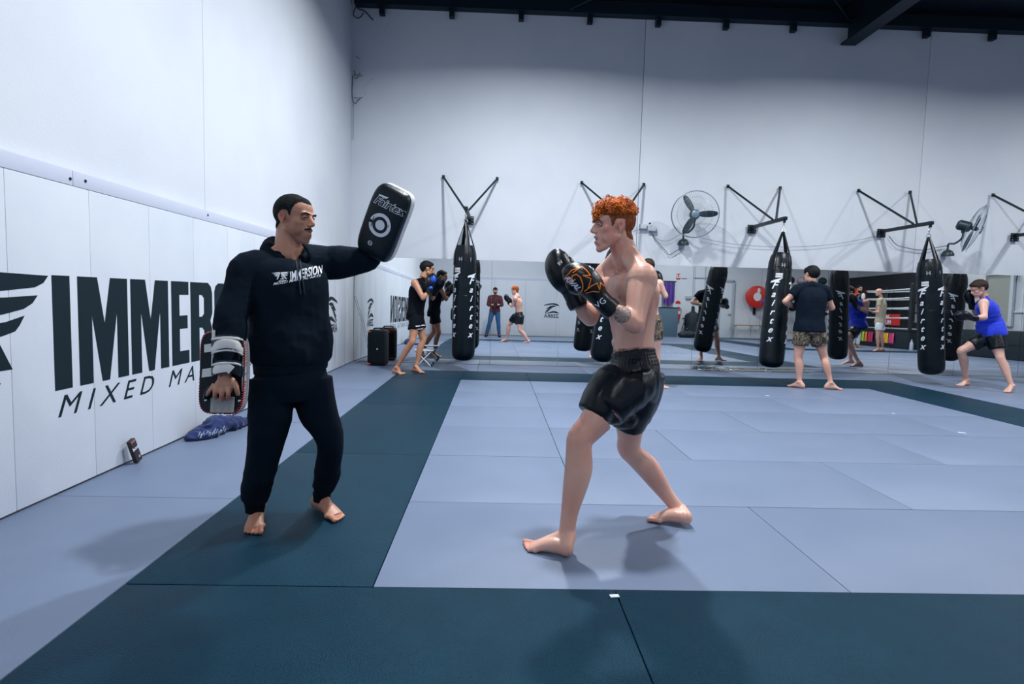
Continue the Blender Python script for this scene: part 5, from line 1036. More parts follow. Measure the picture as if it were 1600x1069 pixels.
# right hand, back to the camera, gripping the pad handle
S = MB(); hy = .338
b.loft([P(351, 579, .348), P(351, 588, .345), P(352, 597, .34), P(349, 607, .342), P(348, 610, .348)], [(.027, .020), (.030, .019), (.042, .018), (.040, .016), (.034, .012)], (1, 0, 0), 18, sub=3, power=2.3)
for (u0, u1, r_, v1, v2) in ((337.0, 336.2, .0108, 615, 621), (346.4, 346.3, .0110, 617, 624), (356.0, 356.8, .0108, 615.5, 622)):
    pts = [P(u0, 603, .343), P((u0+u1)/2, 609, .330), P(u1, v1, .328), P(u1, v2, .345), P(u1, v2-1, .372)]; b.loft(pts, [r_*1.05, r_*1.08, r_, r_*.98, r_*.85], (1, 0, 0), 12, sub=3); b.ell(pts[-1], r_*.86)
pts = [P(335, 600, .342), P(331, 606, .338), P(326.5, 612, .343), P(323.5, 617, .358)]; b.loft(pts, [.0105, .0100, .0092, .0082], (1, 0, 0), 12, sub=3); b.ell(pts[-1], .0084)
pts = [P(362, 594, .345), P(367.5, 601, .335), P(370, 609, .335), P(372, 616, .345)]; b.loft(pts, [.0165, .0128, .0112, .0095], (1, 0, 0), 12, sub=3); b.ell(pts[-1], .0097); b.ell(P(363, 598, .345), (.016, .014, .018))
# left hand behind the raised pad
handopen(b, g('wrL'), nrm(A_(.25, -.10, .95)), A_(-.1, -1, 0), True, 1.2)
me = remesh(b, .0040, 2); V = verts(me); esmooth(me, (np.linalg.norm(V-g('toL'), axis=1) > .14) & (np.linalg.norm(V-g('toR'), axis=1) > .14) & (np.linalg.norm(V-P(350, 610, .34), axis=1) > .11), 8); H.sculpt(me, .002)
spots = [((.100, 0, -.050), (.012, .022, .005), (.80, .55, .55)), ((.097, 0, -.066), (.012, .020, .007), (.85, .58, .58)), ((.098, 0, -.058), (.012, .018, .003), (.15, .08, .08)), ((.05, .035, -.078), (.055, .03, .038), (.52, .50, .52)), ((.05, -.035, -.078), (.055, .03, .038), (.52, .50, .52)), ((.09, 0, -.095), (.03, .02, .018), (.6, .58, .6)), ((.03, .06, -.05), (.035, .02, .035), (.80, .74, .74)), ((.03, -.06, -.05), (.035, .02, .035), (.80, .74, .74)),
         ((.115, 0, -.02), (.02, .02, .018), (1, .78, .74)), ((-.014, -.085, 0), (.022, .02, .035), (1.05, .85, .8)), ((-.008, -.090, -.004), (.007, .010, .011), (.45, .3, .28)), ((-.02, -.07, .03), (.05, .03, .022), (.60, .60, .62)), ((-.07, -.05, -.04), (.03, .04, .03), (.62, .62, .62)), ((.088, .031, .014), (.012, .016, .010), (.72, .62, .62)), ((.088, -.031, .014), (.012, .016, .010), (.72, .62, .62))]  # last two spots paint brow shade into the eye sockets
spots += [(P(348, 620, .34), (.06, .04, .018), (1, .80, .76), 'w')]+[(g(k), .06, (1, .82, .78), 'w') for k in ('toL', 'toR')]
paint(me, H, spots); bo = link('body', me, SKC, t9, 'full'); H.eyes(t9, (1, -.15, -.04), (.03, .018, .012)); H.brows(t9, HAIRK, .0040, -.002)
BUZZ = mat('hair_buzz', (.006, .009, .011), .8, spec=.12, bump=(380, .6, 2), noisecol=((.030, .028, .026), 140, .5, .66))
line = [(-.14, -.062), (-.07, -.060), (-.046, -.04), (-.036, -.01), (-.028, .030), (.0, .036), (.012, .030), (.018, .012), (.026, .012), (.032, .040), (.044, .066), (.056, .078), (.066, .080), (.078, .076), (.12, .080)]
shell(me, hairfn(H, .0048, line, .0012, 160), 'hair', BUZZ, t9)
shell(me, lambda V: np.where((lambda L: (L[:, 0] > .080) & (np.abs(L[:, 1]) < .027) & (L[:, 2] > -.0475-.25*np.abs(L[:, 1])) & (L[:, 2] < -.0365-.25*np.abs(L[:, 1])))(H.loc(V)), .0022, 0), 'moustache', HAIRK, t9)
# forehead creases
for k in range(0): MB().tube([H.q(.088-.004*k, -.035, .052+.008*k), H.q(.0945-.004*k, -.018, .050+.008*k), H.q(.095-.004*k, 0, .051+.008*k)], .0012, 5, 3).build('forehead_crease', SKC, t9).name
# ---- sweatshirt
HOOD = mat('hoodie_fleece', (.0026, .0085, .017), .92, spec=.12, bump=(420, .3, 2)); ss = nrm(g('shL')-g('shR')); hs = nrm(g('hpL')-g('hpR')); up = nrm(g('neck')-g('pel')); fr = nrm(np.cross(ss, up))
c = MB(); smid = (g('shL')+g('shR'))/2
c.loft([P(455, 572, .66), P(455, 560, .66), P(454, 535, .66), P(452, 490, .65), P(450, 455, .64), P(447, 425, .64), P(447, 411, .645)], [(.158, .135), (.190, .155), (.198, .158), (.190, .145), (.196, .148), (.188, .135), (.118, .090)], np.stack([hs, hs, hs, lerp(hs, ss, .5), ss, ss, ss]), 28, sub=4, power=2.4)
sh, el, wr = g('shR'), g('elR'), g('wrR')
c.loft([lerp(smid, sh, .3)-A_(0, 0, .01), P(390, 420, .54), lerp(sh, el, .35), lerp(sh, el, .72), el+A_(0, 0, .01), lerp(el, wr, .25), lerp(el, wr, .5), lerp(el, wr, .8), lerp(el, wr, .97)], [(.085, .08), (.084, .082), (.080, .076), (.074, .069), (.072, .069), (.068, .062), (.058, .054), (.052, .047), (.044, .040)], (1, 0, 0), 22, sub=4)
sh, el, wr = g('shL'), g('elL'), g('wrL')
c.loft([lerp(smid, sh, .35), sh+A_(0, 0, -.012), lerp(sh, el, .35)+A_(0, 0, -.014), lerp(sh, el, .7)+A_(0, 0, -.014), el+A_(0, 0, -.008), lerp(el, wr, .35), lerp(el, wr, .75), lerp(el, wr, .95)], [(.098, .092), (.088, .090), (.076, .086), (.068, .074), (.064, .064), (.056, .058), (.046, .046), (.038, .038)], (0, 1, 0), 22, sub=4)
c.cap(g('neck')+A_(-.03, .02, -.045), sh, .06, .07); c.cap(g('neck')+A_(-.04, -.02, -.055), g('shR')+A_(.02, 0, -.0), .065, .068)
me_ = remesh(c, .0062, 3); V = verts(me_)
zr = V[:, 2]; msk = .5+.9*np.exp(-((zr-P(450, 545, .6)[2])/.13)**2)+.8*np.exp(-((np.linalg.norm(V-g('elR'), axis=1))/.14)**2)+.6*np.exp(-((np.linalg.norm(V-g('shL'), axis=1))/.12)**2)
disp(me_, 6.5, .009, (1.2, 1.2, .8), False, msk); disp(me_, 9, .005, (1, 1, .9), True, msk); disp(me_, 20, .0016, (1, 1, 1), True, msk); disp(me_, 40, .0012)
hd_ = link('hooded_sweatshirt', me_, HOOD, t9, 'full'); cover(hd_, me, .004, .05, g('neck')[2]-.075); bh = bvh_of(hd_)
# hood lying round the neck, with opening in front
n0 = g('neck'); hb = MB(); pts = []; rad = []
for k in range(15):
    a = math.radians(-58+k*(296/14)) ; # 0 = front; goes round the back
    a = math.radians(32+k*(296/14)); dirv = fr*math.cos(a)+ss*math.sin(a); back = (1-math.cos(a))/2
    pts.append(n0-fr*.012+dirv*(.078+.016*back)+A_(0, 0, -.062+.082*back)); rad.append((.018+.016*back, .030+.028*back))
hb.loft(pts, rad, np.stack([nrm(p-n0) for p in pts]), 16, sub=3)
pts2 = [n0-fr*.012+(fr*math.cos(a)+ss*math.sin(a))*(.112)+A_(0, 0, -.088+.05*(1-math.cos(a))/2) for a in [math.radians(60+k*20) for k in range(13)]]; hb.loft(pts2, [(.02, .03)]+[(.034, .045)]*11+[(.02, .03)], np.stack([nrm(p-n0) for p in pts2]), 14, sub=2)
me_ = remesh(hb, .006, 3); disp(me_, 14, .006, (1, 1, 1), True); link('hood', me_, HOOD, t9, 'full')
# hem and pocket
hm = MB(); hm.loft([P(456, 581, .66), P(455, 579, .66), P(455, 568, .66), P(455, 566, .66)], [(.150, .125), (.176, .145), (.180, .148), (.165, .135)], hs, 40, power=2.4); hm.build('hem_band', HOOD, t9)
STR = mat('drawstring', (.010, .022, .034), .8)
for (u0, u1) in ((462, 470), (468, 476)):
    pts = []
    for k in range(9):
        s_ = k/8; p = P(u0+(u1-u0)*s_, 402+58*s_, .4); h = bh.ray_cast(Vector(CAM), Vector(nrm(p-CAM)), 6); pts.append(np.array(h[0])-nrm(p-CAM)*.005 if h[0] else p)
    MB().tube(pts, .0032, 6, 2).build('drawstring', STR, t9)
# print on the chest
n_ = nrm(A_(.25, -1, -.05)); axx = nrm(np.cross(A_(0, 0, 1), n_))*1; axx = axx if axx[0] > 0 else -axx; ayy = np.cross(n_, axx); ayy = ayy if ayy[2] > 0 else -ayy
GC = P(480, 428, .47); S_ = 1/310.
def hp_(pts): return [((415+x/14.55-480)*S_, (428-(400+y/14.55))*S_) for x, y in pts]
def put(polys, nm='print'):
    decal(grid_poly([hp_(p) for p in polys], .008), GC, axx, ayy, bh, WHITEP, hd_, nm, .004)
put([[(215, 425), (360, 400), (372, 425), (290, 432)], [(245, 448), (352, 432), (350, 455), (300, 458)], [(275, 475), (345, 462), (340, 485), (310, 492)], [(560, 385), (415, 398), (420, 420), (500, 415)], [(550, 420), (432, 428), (440, 450), (510, 440)], [(540, 455), (450, 458), (460, 478), (515, 470)],
     [(372, 400), (392, 405), (342, 552), (318, 552)], [(398, 400), (418, 400), (522, 535), (498, 540), (400, 440)], [(360, 575), (505, 560), (500, 585), (362, 598)], [(400, 470), (418, 470), (470, 545), (390, 552), (396, 530), (440, 526), (408, 486)]], 'wing_emblem')
vs, fs = text_mesh('IMMERSION', 1., bold=.02, cuts=.12); vs[:, 0] -= vs[:, 0].min(); vs[:, 1] -= vs[:, 1].min(); W_, H_ = vs[:, 0].max(), vs[:, 1].max()
def quadmap(vs, W_, H_, q4):
    q4 = np.array(q4, float); return [tuple((1-x/W_)*(1-y/H_)*q4[0]+(x/W_)*(1-y/H_)*q4[1]+(x/W_)*(y/H_)*q4[2]+(1-x/W_)*(y/H_)*q4[3])+(0,) for x, y, _ in vs]
decal((quadmap(vs, W_, H_, hp_([(590, 575), (1205, 405), (1205, 205), (575, 380)])), fs), GC, axx, ayy, bh, WHITEP, hd_, 'lettering', .004)
vs, fs = text_mesh('MIXED MARTIAL ARTS', 1., shear=.3, bold=.01, cuts=.15); vs[:, 0] -= vs[:, 0].min(); vs[:, 1] -= vs[:, 1].min(); W_, H_ = vs[:, 0].max(), vs[:, 1].max()
decal((quadmap(vs, W_, H_, hp_([(255, 680), (1190, 470), (1190, 425), (255, 622)])), fs), GC, axx, ayy, bh, WHITEP, hd_, 'lettering', .004)
# ---- joggers
c = MB()
c.loft([P(455, 566, .66), P(455, 580, .66), P(455, 598, .66), P(455, 622, .66)], [(.150, .125), (.165, .145), (.174, .150), (.150, .13)], hs, 26, sub=3, power=2.4)
c.loft([P(425, 592, .61), P(424, 625, .60), P(420, 660, .585), P(414, 700, .58), P(406, 740, .60), P(402, 765, .63), P(400, 780, .645), P(399, 786, .65)], [(.104, .120), (.107, .115), (.098, .105), (.084, .090), (.074, .078), (.068, .072), (.060, .064), (.046, .05)], (1, 0, 0), 24, sub=4)
c.loft([P(486, 592, .70), P(492, 625, .70), P(505, 660, .70), P(516, 690, .70), P(513, 725, .75), P(508, 752, .79), P(505, 763, .81), P(503, 769, .82)], [(.105, .115), (.103, .108), (.086, .096), (.068, .080), (.062, .070), (.058, .064), (.054, .058), (.042, .045)], (1, 0, .2), 24, sub=4)
c.ell(P(400, 775, .64), (.070, .070, .035)); c.ell(P(506, 758, .80), (.062, .062, .028))
me_ = remesh(c, .0065, 3); V = verts(me_); zz = V[:, 2]
msk = .35+1.3*np.exp(-((zz-.22)/.10)**2)+.8*np.exp(-((zz-.52)/.09)**2)+.6*np.exp(-((zz-.84)/.07)**2); disp(me_, 6.5, .008, (1.3, 1.3, .7), False, msk); disp(me_, 10, .006, (.8, .8, 1.0), True, msk-.2)
jg = link('joggers', me_, HOOD, t9, 'full'); cover(jg, me, .004, .05)
for (u, v, Y, s_) in ((398.5, 791, .650, 1.12), (503, 774, .820, 1.06)):
    q_ = MB(); q_.loft([P(u, v-8, Y), P(u, v-5, Y), P(u, v+3, Y), P(u-.5, v+8.5, Y), P(u-.5, v+9, Y)], [.040*s_, .046*s_, .043*s_, .041*s_, .034*s_], (1, 0, 0), 30); q_.build('ankle_cuff', FABK, t9)
bj = bvh_of(jg); vs, fs = grid_poly(stroke([(-.014, -.02), (-.014, .02), (.012, .022), (.012, -.018), (-.014, -.02)], .002)+[[(-.006, -.006), (.006, -.004), (.004, .012), (-.003, .004)]], .01); decal((vs, fs), P(531, 730, .66), nrm(A_(.8, -.6, 0)), (0, 0, 1), bj, WHITEP, jg, 'square_patch', .003)
# =================================================================== KICK PADS
def superc(n_, a, b_, p=5.):
    out = []
    for k in range(n_):
        th = 2*math.pi*k/n_; c_, s_ = math.cos(th), math.sin(th); out.append((a*math.copysign(abs(c_)**(2/p), c_), b_*math.copysign(abs(s_)**(2/p), s_)))
    return out
RED_ = mat('red_lace', (.55, .02, .03), .6); PADB = mat('pad_leather', (.002, .010, .016), .36, spec=.3, bump=(60, .12, 3)); GREYL = mat('grey_panel', (.36, .36, .34), .6)
def pad(c, r_, a_, n_, label, hw=.105, hl=.195, straps=True):
    c = np.array(c, float); r_, a_, n_ = nrm(r_), nrm(a_), nrm(n_); t = thing('kick_pad', c, label, 'kick pad'); q = lambda x, y, z: c+r_*x+a_*y+n_*z
    def lo(zs, nm, m, par=t, N_=56):
        b = MB()
        for z, s_, bow in zs:
            for x, y in superc(N_, hw*s_, hl*(1-(1-s_)*hw/hl), 5.): b.v.append(tuple(q(x, y, z-bow*(y/hl)**2*0-.012*(y/hl)**2)))
        m_ = len(zs); b.f = [(i*N_+k, i*N_+(k+1) % N_, (i+1)*N_+(k+1) % N_, (i+1)*N_+k) for i in range(m_-1) for k in range(N_)]+[tuple(range(N_-1, -1, -1)), tuple(range((m_-1)*N_, m_*N_))]; return b.build(nm, m, par, auto=50)
    lo([(.0, .96, 0), (.004, .99, 0), (.012, 1.0, 0), (.042, 1.0, 0), (.050, .975, 0)], 'side_panel', WHITEL)
    fc = lo([(.046, .975, 0), (.056, .978, 0), (.072, .955, 0), (.084, .905, 0), (.090, .80, 0), (.093, .4, 0)], 'strike_face', PADB)
    lo([(-.004, .90, 0), (-.004, .965, 0), (.004, .975, 0)], 'back_cover', PADB)
    def piping(z, s_, rr_, m, nm):
        pts = [q(x, y, z-.012*(y/hl)**2) for x, y in superc(48, hw*s_, hl*(1-(1-s_)*hw/hl), 5.)]; b = MB(); b.loft(pts+[pts[0]], [rr_]*49, n_, 6, cap=False); b.build(nm, m, t)
    piping(.048, .985, .0032, WHITEP, 'piping')
    return t, q, fc
an_ = nrm(A_(-.25, -.93, -.2)); aa_ = nrm(A_(.386, -.32, .90)); aa_ = nrm(aa_-an_*(aa_ @ an_)); rr_ = np.cross(aa_, an_)
cc = P(598.5, 349.5, .72)
tp, q, fc = pad(cc-an_*.06, rr_, aa_, an_, 'raised black kick pad with a white ring target, on the coach\'s left arm')
def ring2(r0, r1, n=40, gap=None):
    ps = []
    for k in range(n):
        a0, a1 = 2*math.pi*k/n, 2*math.pi*(k+1)/n
        if gap and gap[0] < (a0 % (2*math.pi)) < gap[1] and k % 3: continue
        ps.append([(r0*math.cos(a0), r0*math.sin(a0)), (r1*math.cos(a0), r1*math.sin(a0)), (r1*math.cos(a1), r1*math.sin(a1)), (r0*math.cos(a1), r0*math.sin(a1))])
    return ps
bf = bvh_of(fc); oc = q(.0, -.006, .05)
decal(grid_poly(ring2(.042, .060, gap=(2.9, 3.3)), .02), oc, rr_, aa_, bf, WHITEP, tp, 'target_ring', .0015); decal(grid_poly([[(.026*math.cos(k*.2618), .026*math.sin(k*.2618)) for k in range(24)]], .02), oc, rr_, aa_, bf, WHITEP, tp, 'target_disc', .0015)
decal(grid_poly(ring2(.009, .0125, 20)+[[(-.007, -.002), (.007, -.002), (.007, .002), (-.007, .002)]], .02), q(-.018, -.115, .05), rr_, aa_, bf, WHITEP, tp, 'round_mark', .0015)
vs, fs = text_mesh('Fairtex', .058, shear=.35, bold=.0038, cuts=.1); vs2, fs2 = text_mesh('Fairtex', .058, shear=.35, bold=.0008, cuts=.1)
wv, wf = grid_poly([[(-.075, .030), (-.020, .036), (-.030, .024), (-.068, .020)]], .02)
decal((vs, fs), q(.008, .105, .05), rr_, aa_, bf, WHITEP, tp, 'lettering', .0012); decal((wv, wf), q(.012, .105, .05), rr_, aa_, bf, WHITEP, tp, 'lettering', .0013); decal((vs2, fs2), q(.008, .105, .05), rr_, aa_, bf, PADB, tp, 'lettering', .0026)
# straps of the raised pad (on its back)
for y in (.05, -.06):
    MB().loft([q(-.075, y, -.004), q(-.07, y, -.05), q(-.03, y, -.10), q(.03, y, -.10), q(.07, y, -.05), q(.075, y, -.004)], [(.022, .003)]*6, aa_, 8, sub=4).build('strap', WHITEL, tp)
# lowered pad seen from its back
a2 = nrm(P(349.5, 518, .42)-P(345.5, 647, .40)); n2 = nrm(A_(-.05, 1, .05)); n2 = nrm(n2-a2*(a2 @ n2)); r2 = np.cross(a2, n2); c2 = P(347.5, 582.5, .405)
tp2, q, fc = pad(c2, r2, a2, n2, 'lowered kick pad seen from its strapped back with red lacing, on the coach\'s right arm', .103, .192)
rx = -1 if (r2[0] < 0) else 1
Q = lambda u, v, dep: (lambda p: p)(P(u, v, dep))
lc = MB(); N_ = 92
for k in range(N_):
    th = 2*math.pi*(k+.5)/N_; pass
per = superc(360, .101, .190, 5.); acc = [0]
for i in range(360): acc.append(acc[-1]+math.dist(per[i], per[(i+1) % 360]))
for k in range(N_):
    s_ = acc[-1]*k/N_; i = int(np.searchsorted(acc, s_)) % 360; x, y = per[i]; x2, y2 = per[(i+1) % 360]; tx, ty = x2-x, y2-y; l_ = math.hypot(tx, ty)+1e-9; tx /= l_; ty /= l_; nx, ny = ty, -tx
    dz = -.012*(y/.192)**2
    p0 = q(x*.94+tx*.002, y*.965+ty*.002, -.008+dz); p1 = q(x*1.0, y*1.0, -.003+dz); p2 = q(x*1.03, y*1.015, .010+dz); lc.tube([p0, p1, p2], .0020, 5)
o = lc.build('lacing', RED_, tp2); o['kind'] = 'stuff'
YB = .385
bx = lambda u0, v0, u1, v1, Y, th=.006: None
def plate(pts, Y, th, nm, m, par=tp2, bev=.0015):
    """flat leather piece given by picture points on the plane Y"""
    w_ = [P(u, v, Y) for u, v in pts]; b = MB(); n = len(w_); b.v = [tuple(p) for p in w_]+[tuple(p+A_(0, th, 0)) for p in w_]; b.f = [tuple(range(n)), tuple(range(2*n-1, n-1, -1))]+[(i, n+i, n+(i+1) % n, (i+1) % n) for i in range(n)]; return b.build(nm, m, par)
plate([(319, 538.5), (334, 536.5), (334, 549), (319, 551)], .375, .012, 'strap_base', WHITEL); plate([(316, 577), (331, 575), (331, 588), (315, 590)], .375, .012, 'strap_base', WHITEL)
plate([(331, 516), (336, 516), (334, 575), (330, 575)], .38, .010, 'strap_lining', WHITEL); plate([(367, 545), (371, 545), (370, 573), (366, 573)], .38, .010, 'strap_lining', WHITEL)
plate([(329.5, 622), (365.5, 621), (364.5, 645), (328, 645)], .375, .008, 'handle_panel', GREYL)
for (u, v) in ((322, 625), (374.5, 626)): MB().lathe([(.007, 0), (.0065, .004), (.003, .006)], P(u, v, .378), 12, frame((0, -1, 0))).build('rivet', CHROME, tp2)
MB().tube([P(321, 622, .375), P(324, 612, .355), P(332, 606, .362), P(350, 613, .366), P(366, 611, .362), P(373, 622, .375)], .011, 10, 5).build('handle', PADB, tp2)
for (v0, arc, w_, m_, nm, d0) in ((541.5, 6, .020, WHITEL, 'strap', .278), (529.5, 2, .006, WHITEL, 'strap_piping', .286), (550.5, 4, .0045, WHITEL, 'strap_piping', .286), (535.5, 5, .026, PADB, 'strap_liner', .292), (578, 4, .020, WHITEL, 'strap', .292), (569.5, 3, .0045, WHITEL, 'strap_piping', .290), (576, 4, .030, PADB, 'strap_liner', .302)):
    uL, uR = (333, 378)
    pts = [P(uL-2, v0+arc*.6, .378), P(uL, v0+arc*.2, .335), P(uL+9, v0-arc*.5, d0+.006), P(355, v0-arc*.8, d0), P(uR-8, v0-arc*.3, d0+.012), P(uR-1, v0+arc*.7, .335), P(uR+1, v0+arc*1.1, .378)]
    if nm == 'strap' and v0 > 570: pts = pts[:4]+[P(362, v0+1, d0)]
    MB().loft(pts, [(w_, .0035)]*len(pts), a2, 10, sub=5).build(nm, m_, tp2)
# =================================================================== SEEN IN THE MIRROR: the room behind the camera
REDM = mat('red_vinyl', (.62, .018, .012), .4); STEELB = mat('blue_grey_counter', (.085, .15, .21), .55)
YF = YR+.02
# counter with resistance bands
x0, x1 = PM(1029, 500, -7.3)[0], PM(1059, 500, -7.3)[0]
zt = PM(1044, 481, -7.3)[2]
t = thing('counter', ((x0+x1)/2, -7.5, 0), 'tall blue-grey counter standing at the rear wall, seen in the mirror', 'counter')
MB().box(((x0+x1)/2, -7.55, zt/2), (x1-x0, .55, zt)).build('body', STEELB, t, bevel=.01); MB().box(((x0+x1)/2, -7.55, zt+.015), (x1-x0+.04, .6, .03)).build('top', BLACKM, t, bevel=.004)
xr0, xr1 = PM(1037, 450, -7.85)[0], PM(1054, 450, -7.85)[0]; zr = PM(1045, 441, -7.85)[2]
rk = thing('band_rack', ((xr0+xr1)/2, -7.85, zr), 'dark wall rack above the blue-grey counter, hung with stretch bands', 'rack'); MB().box(((xr0+xr1)/2, -7.87, zr+.03), (xr1-xr0+.15, .06, .05)).build('rail', BLACKM, rk)
rr = random.Random(11); N_ = 12
bl_ = ['leftmost', 'second from the left', 'third from the left', 'fourth from the left', 'fifth from the left', 'sixth from the left', 'sixth from the right', 'fifth from the right', 'fourth from the right', 'third from the right', 'second from the right', 'rightmost']
for k in range(N_):
    x = xr0+(xr1-xr0)*(k+.5)/N_; z1 = zt+.08+rr.uniform(0, .25); c_ = [(.10, .02, .30), (.05, .02, .18), (.20, .03, .35), (.03, .06, .35), (.02, .03, .12)][k % 5]
    o = MB().loft([(x, -7.82, zr), (x+rr.uniform(-.004, .004), -7.80, (zr+z1)/2), (x+rr.uniform(-.006, .006), -7.81, z1)], [(.020, .006)]*3, (1, 0, 0), 6, sub=3).build('stretch_band', mat('band_%d' % (k % 5), c_, .5)); tag(o, ['purple', 'dark violet', 'purple', 'blue', 'black'][k % 5]+' stretch band, '+bl_[k]+' on the rack above the counter', 'stretch band', 'stretch bands hanging above the counter')
# signs: hydrant-style U and fire extinguisher
def flat(u, v, Y, w_, h_, m_, nm, lb, cat, txt=None, tm=None, ts=.2):
    c = PM(u, v, Y); t = thing(nm, c, lb, cat); MB().box(c, (w_, .02, h_)).build('panel', m_, t, bevel=.003)
    if txt: text_obj(txt, ts, c+[0, .012, 0], (-1, 0, 0), (0, 0, 1), tm, t, bold=ts*.05, cuts=10)
    return t
flat(1060, 432, YF, .17, .25, REDM, 'fire_hose_sign', 'small red sign with a white letter U high on the rear wall', 'sign', 'U', WHITEP, .22)
flat(1069, 435, YF, .24, .03, mat('sign_brown', (.30, .27, .25), .5), 'name_plate', 'narrow grey name plate beside the red U sign', 'sign')
c = PM(1059.5, 473, YF); t = thing('fire_extinguisher_sign', c, 'red half-round extinguisher sign above the fire extinguisher', 'sign'); MB().prism([(-.12, -.04), (.12, -.04), (.10, .04), (.04, .09), (-.04, .09), (-.10, .04)], c+[0, .005, 0], (1, 0, 0), (0, 0, 1), .012).build('panel', REDM, t, smooth=False)
c = PM(1060.5, 489, YF+.1); t = thing('fire_extinguisher', c, 'red fire extinguisher hung on the rear wall beside the counter', 'fire extinguisher'); MB().lathe([(.06, -.25), (.075, -.23), (.075, .14), (.05, .20), (.02, .22)], c, 16).build('cylinder', REDM, t); MB().lathe([(.0755, -.05), (.0755, .08)], c, 16).build('label', WHITEP, t); MB().box(c+[0, 0, .25], (.04, .1, .05)).build('valve', BLACKM, t); MB().tube([c+[.03, 0, .25], c+[.11, 0, .15], c+[.1, 0, -.05]], .01, 6, 4).build('hose', BLACKM, t)
# tripod and black backpack and bags
p = GM(1064, 527); p = np.array([p[0], min(p[1], -6.6), 0]); p = np.array([PM(1064, 520, -7.2)[0], -6.9, 0]); t = thing('tripod', p, 'black camera tripod standing beside the counter in the mirror', 'tripod')
for a in (0.5, 2.6, 4.7): MB().tube([p+[0, 0, .62], p+[.26*math.cos(a), .26*math.sin(a), .01]], .012, 6).build('leg', BLACKM, t)
MB().tube([p+[0, 0, .55], p+[0, 0, .80]], .012, 6).build('column', BLACKM, t); MB().box(p+[0, 0, .82], (.12, .06, .05)).build('head', BLACKM, t)
DK = mat('dark_nylon', (.008, .018, .026), .7, bump=(30, .3))
p = PM(1079, 510, -7.4); p = np.array([p[0]+.1, -7.45, 0]); t = thing('free_standing_bag', p, 'black free-standing dummy bag with a neck against the rear wall', 'standing bag')
MB().lathe([(.36, .02), (.37, .10), (.34, .3), (.36, .6), (.36, .9), (.30, 1.02), (.15, 1.10), (.08, 1.15), (.07, 1.35), (.03, 1.38)], p, 24).build('body', DK, t); MB().torus(p+[0, 0, .62], .362, .008, nu=24, nv=5).build('seam', BLACKM, t)
p = np.array([PM(1072, 520, -6.4)[0]+.15, -6.45, 0]); b = MB().ell(p+[0, 0, .15], (.42, .2, .16)).ell(p+[.35, .05, .13], (.25, .18, .14)).ell(p+[-.3, 0, .13], (.2, .17, .13)); t = thing('sports_bag', p, 'black sports bag slumped on the floor below the tripod', 'bag'); me = remesh(b, .03, 3); disp(me, 8, .02); link('body', me, DK, t, 'full'); MB().tube([p+[-.25, -.02, .25], p+[0, -.05, .42], p+[.25, 0, .26]], .012, 6, 4).build('handle', BLACKM, t)
# conduits and a door in the far wall
GW = mat('grey_white_steel', (.42, .47, .52), .5)
x_ = PM(1086, 470, YF)[0]
t = thing('pipe_conduit', (x_, YF, 1.5), 'thin grey pipes running down the rear wall above the tripod', 'pipe')
z0_, z1_ = .9, PM(1086, 418, YF)[2]+.6
for dx, nm in ((-.12, 'pipe'), (.42, 'pipe')): MB().tube([(x_+dx, YF+.02, z0_), (x_+dx, YF+.02, z1_)], .022, 6).build(nm, GW, t)
MB().tube([(x_-.12, YF+.02, PM(1086, 434, YF)[2]), (x_+1.3, YF+.02, PM(1086, 434, YF)[2])], .016, 6).build('pipe', GW, t); MB().box((x_-.2, YF+.04, PM(1080, 465, YF)[2]), (.5, .06, .12)).build('junction_box', GW, t)
dx0, dx1 = PM(1124, 480, YF)[0], PM(1142, 480, YF)[0]; dz = PM(1140, 441, YF)[2]
d = setting('door_1', None); d.location = ((dx0+dx1)/2, YF, 0)
MB().box(((dx0+dx1)/2, YF+.03, dz/2), (dx1-dx0, .05, dz)).build('door_leaf', mat('door_white', (.66, .70, .76), .5), d, bevel=.004)
for xx in (dx0-.05, dx1+.05): MB().box((xx, YF+.05, dz/2), (.10, .10, dz+.1)).build('door_frame', GW, d, bevel=.004)
MB().box(((dx0+dx1)/2, YF+.05, dz+.05), (dx1-dx0+.2, .10, .10)).build('door_frame', GW, d, bevel=.004); MB().box((dx1-.08, YF+.08, 1.05), (.14, .05, .04)).build('door_handle', CHROME, d, bevel=.004)
# wooden bench
bx0, bx1 = PM(1146, 508, -7.5)[0], PM(1192, 509, -7.5)[0]; bz = PM(1168, 508.5, -7.5)[2]
t = thing('wooden_bench', ((bx0+bx1)/2, -7.5, 0), 'long wooden bench on grey metal legs by the rear wall', 'bench'); MB().box(((bx0+bx1)/2, -7.5, bz), (bx1-bx0, .28, .04)).build('seat', mat('pine', (.42, .24, .10), .5, bump=(20, .1, 3, (1, 12, 12))), t, bevel=.005)
for q in (.08, .62, .95):
    xx = bx0+(bx1-bx0)*q
    for yy in (-7.6, -7.4): MB().tube([(xx, yy, bz), (xx+.02, yy, .01)], .014, 6).build('leg', GW, t)
    MB().tube([(xx, -7.5, bz-.02), (xx-.32, -7.5, .04)], .010, 6).build('brace', GW, t)
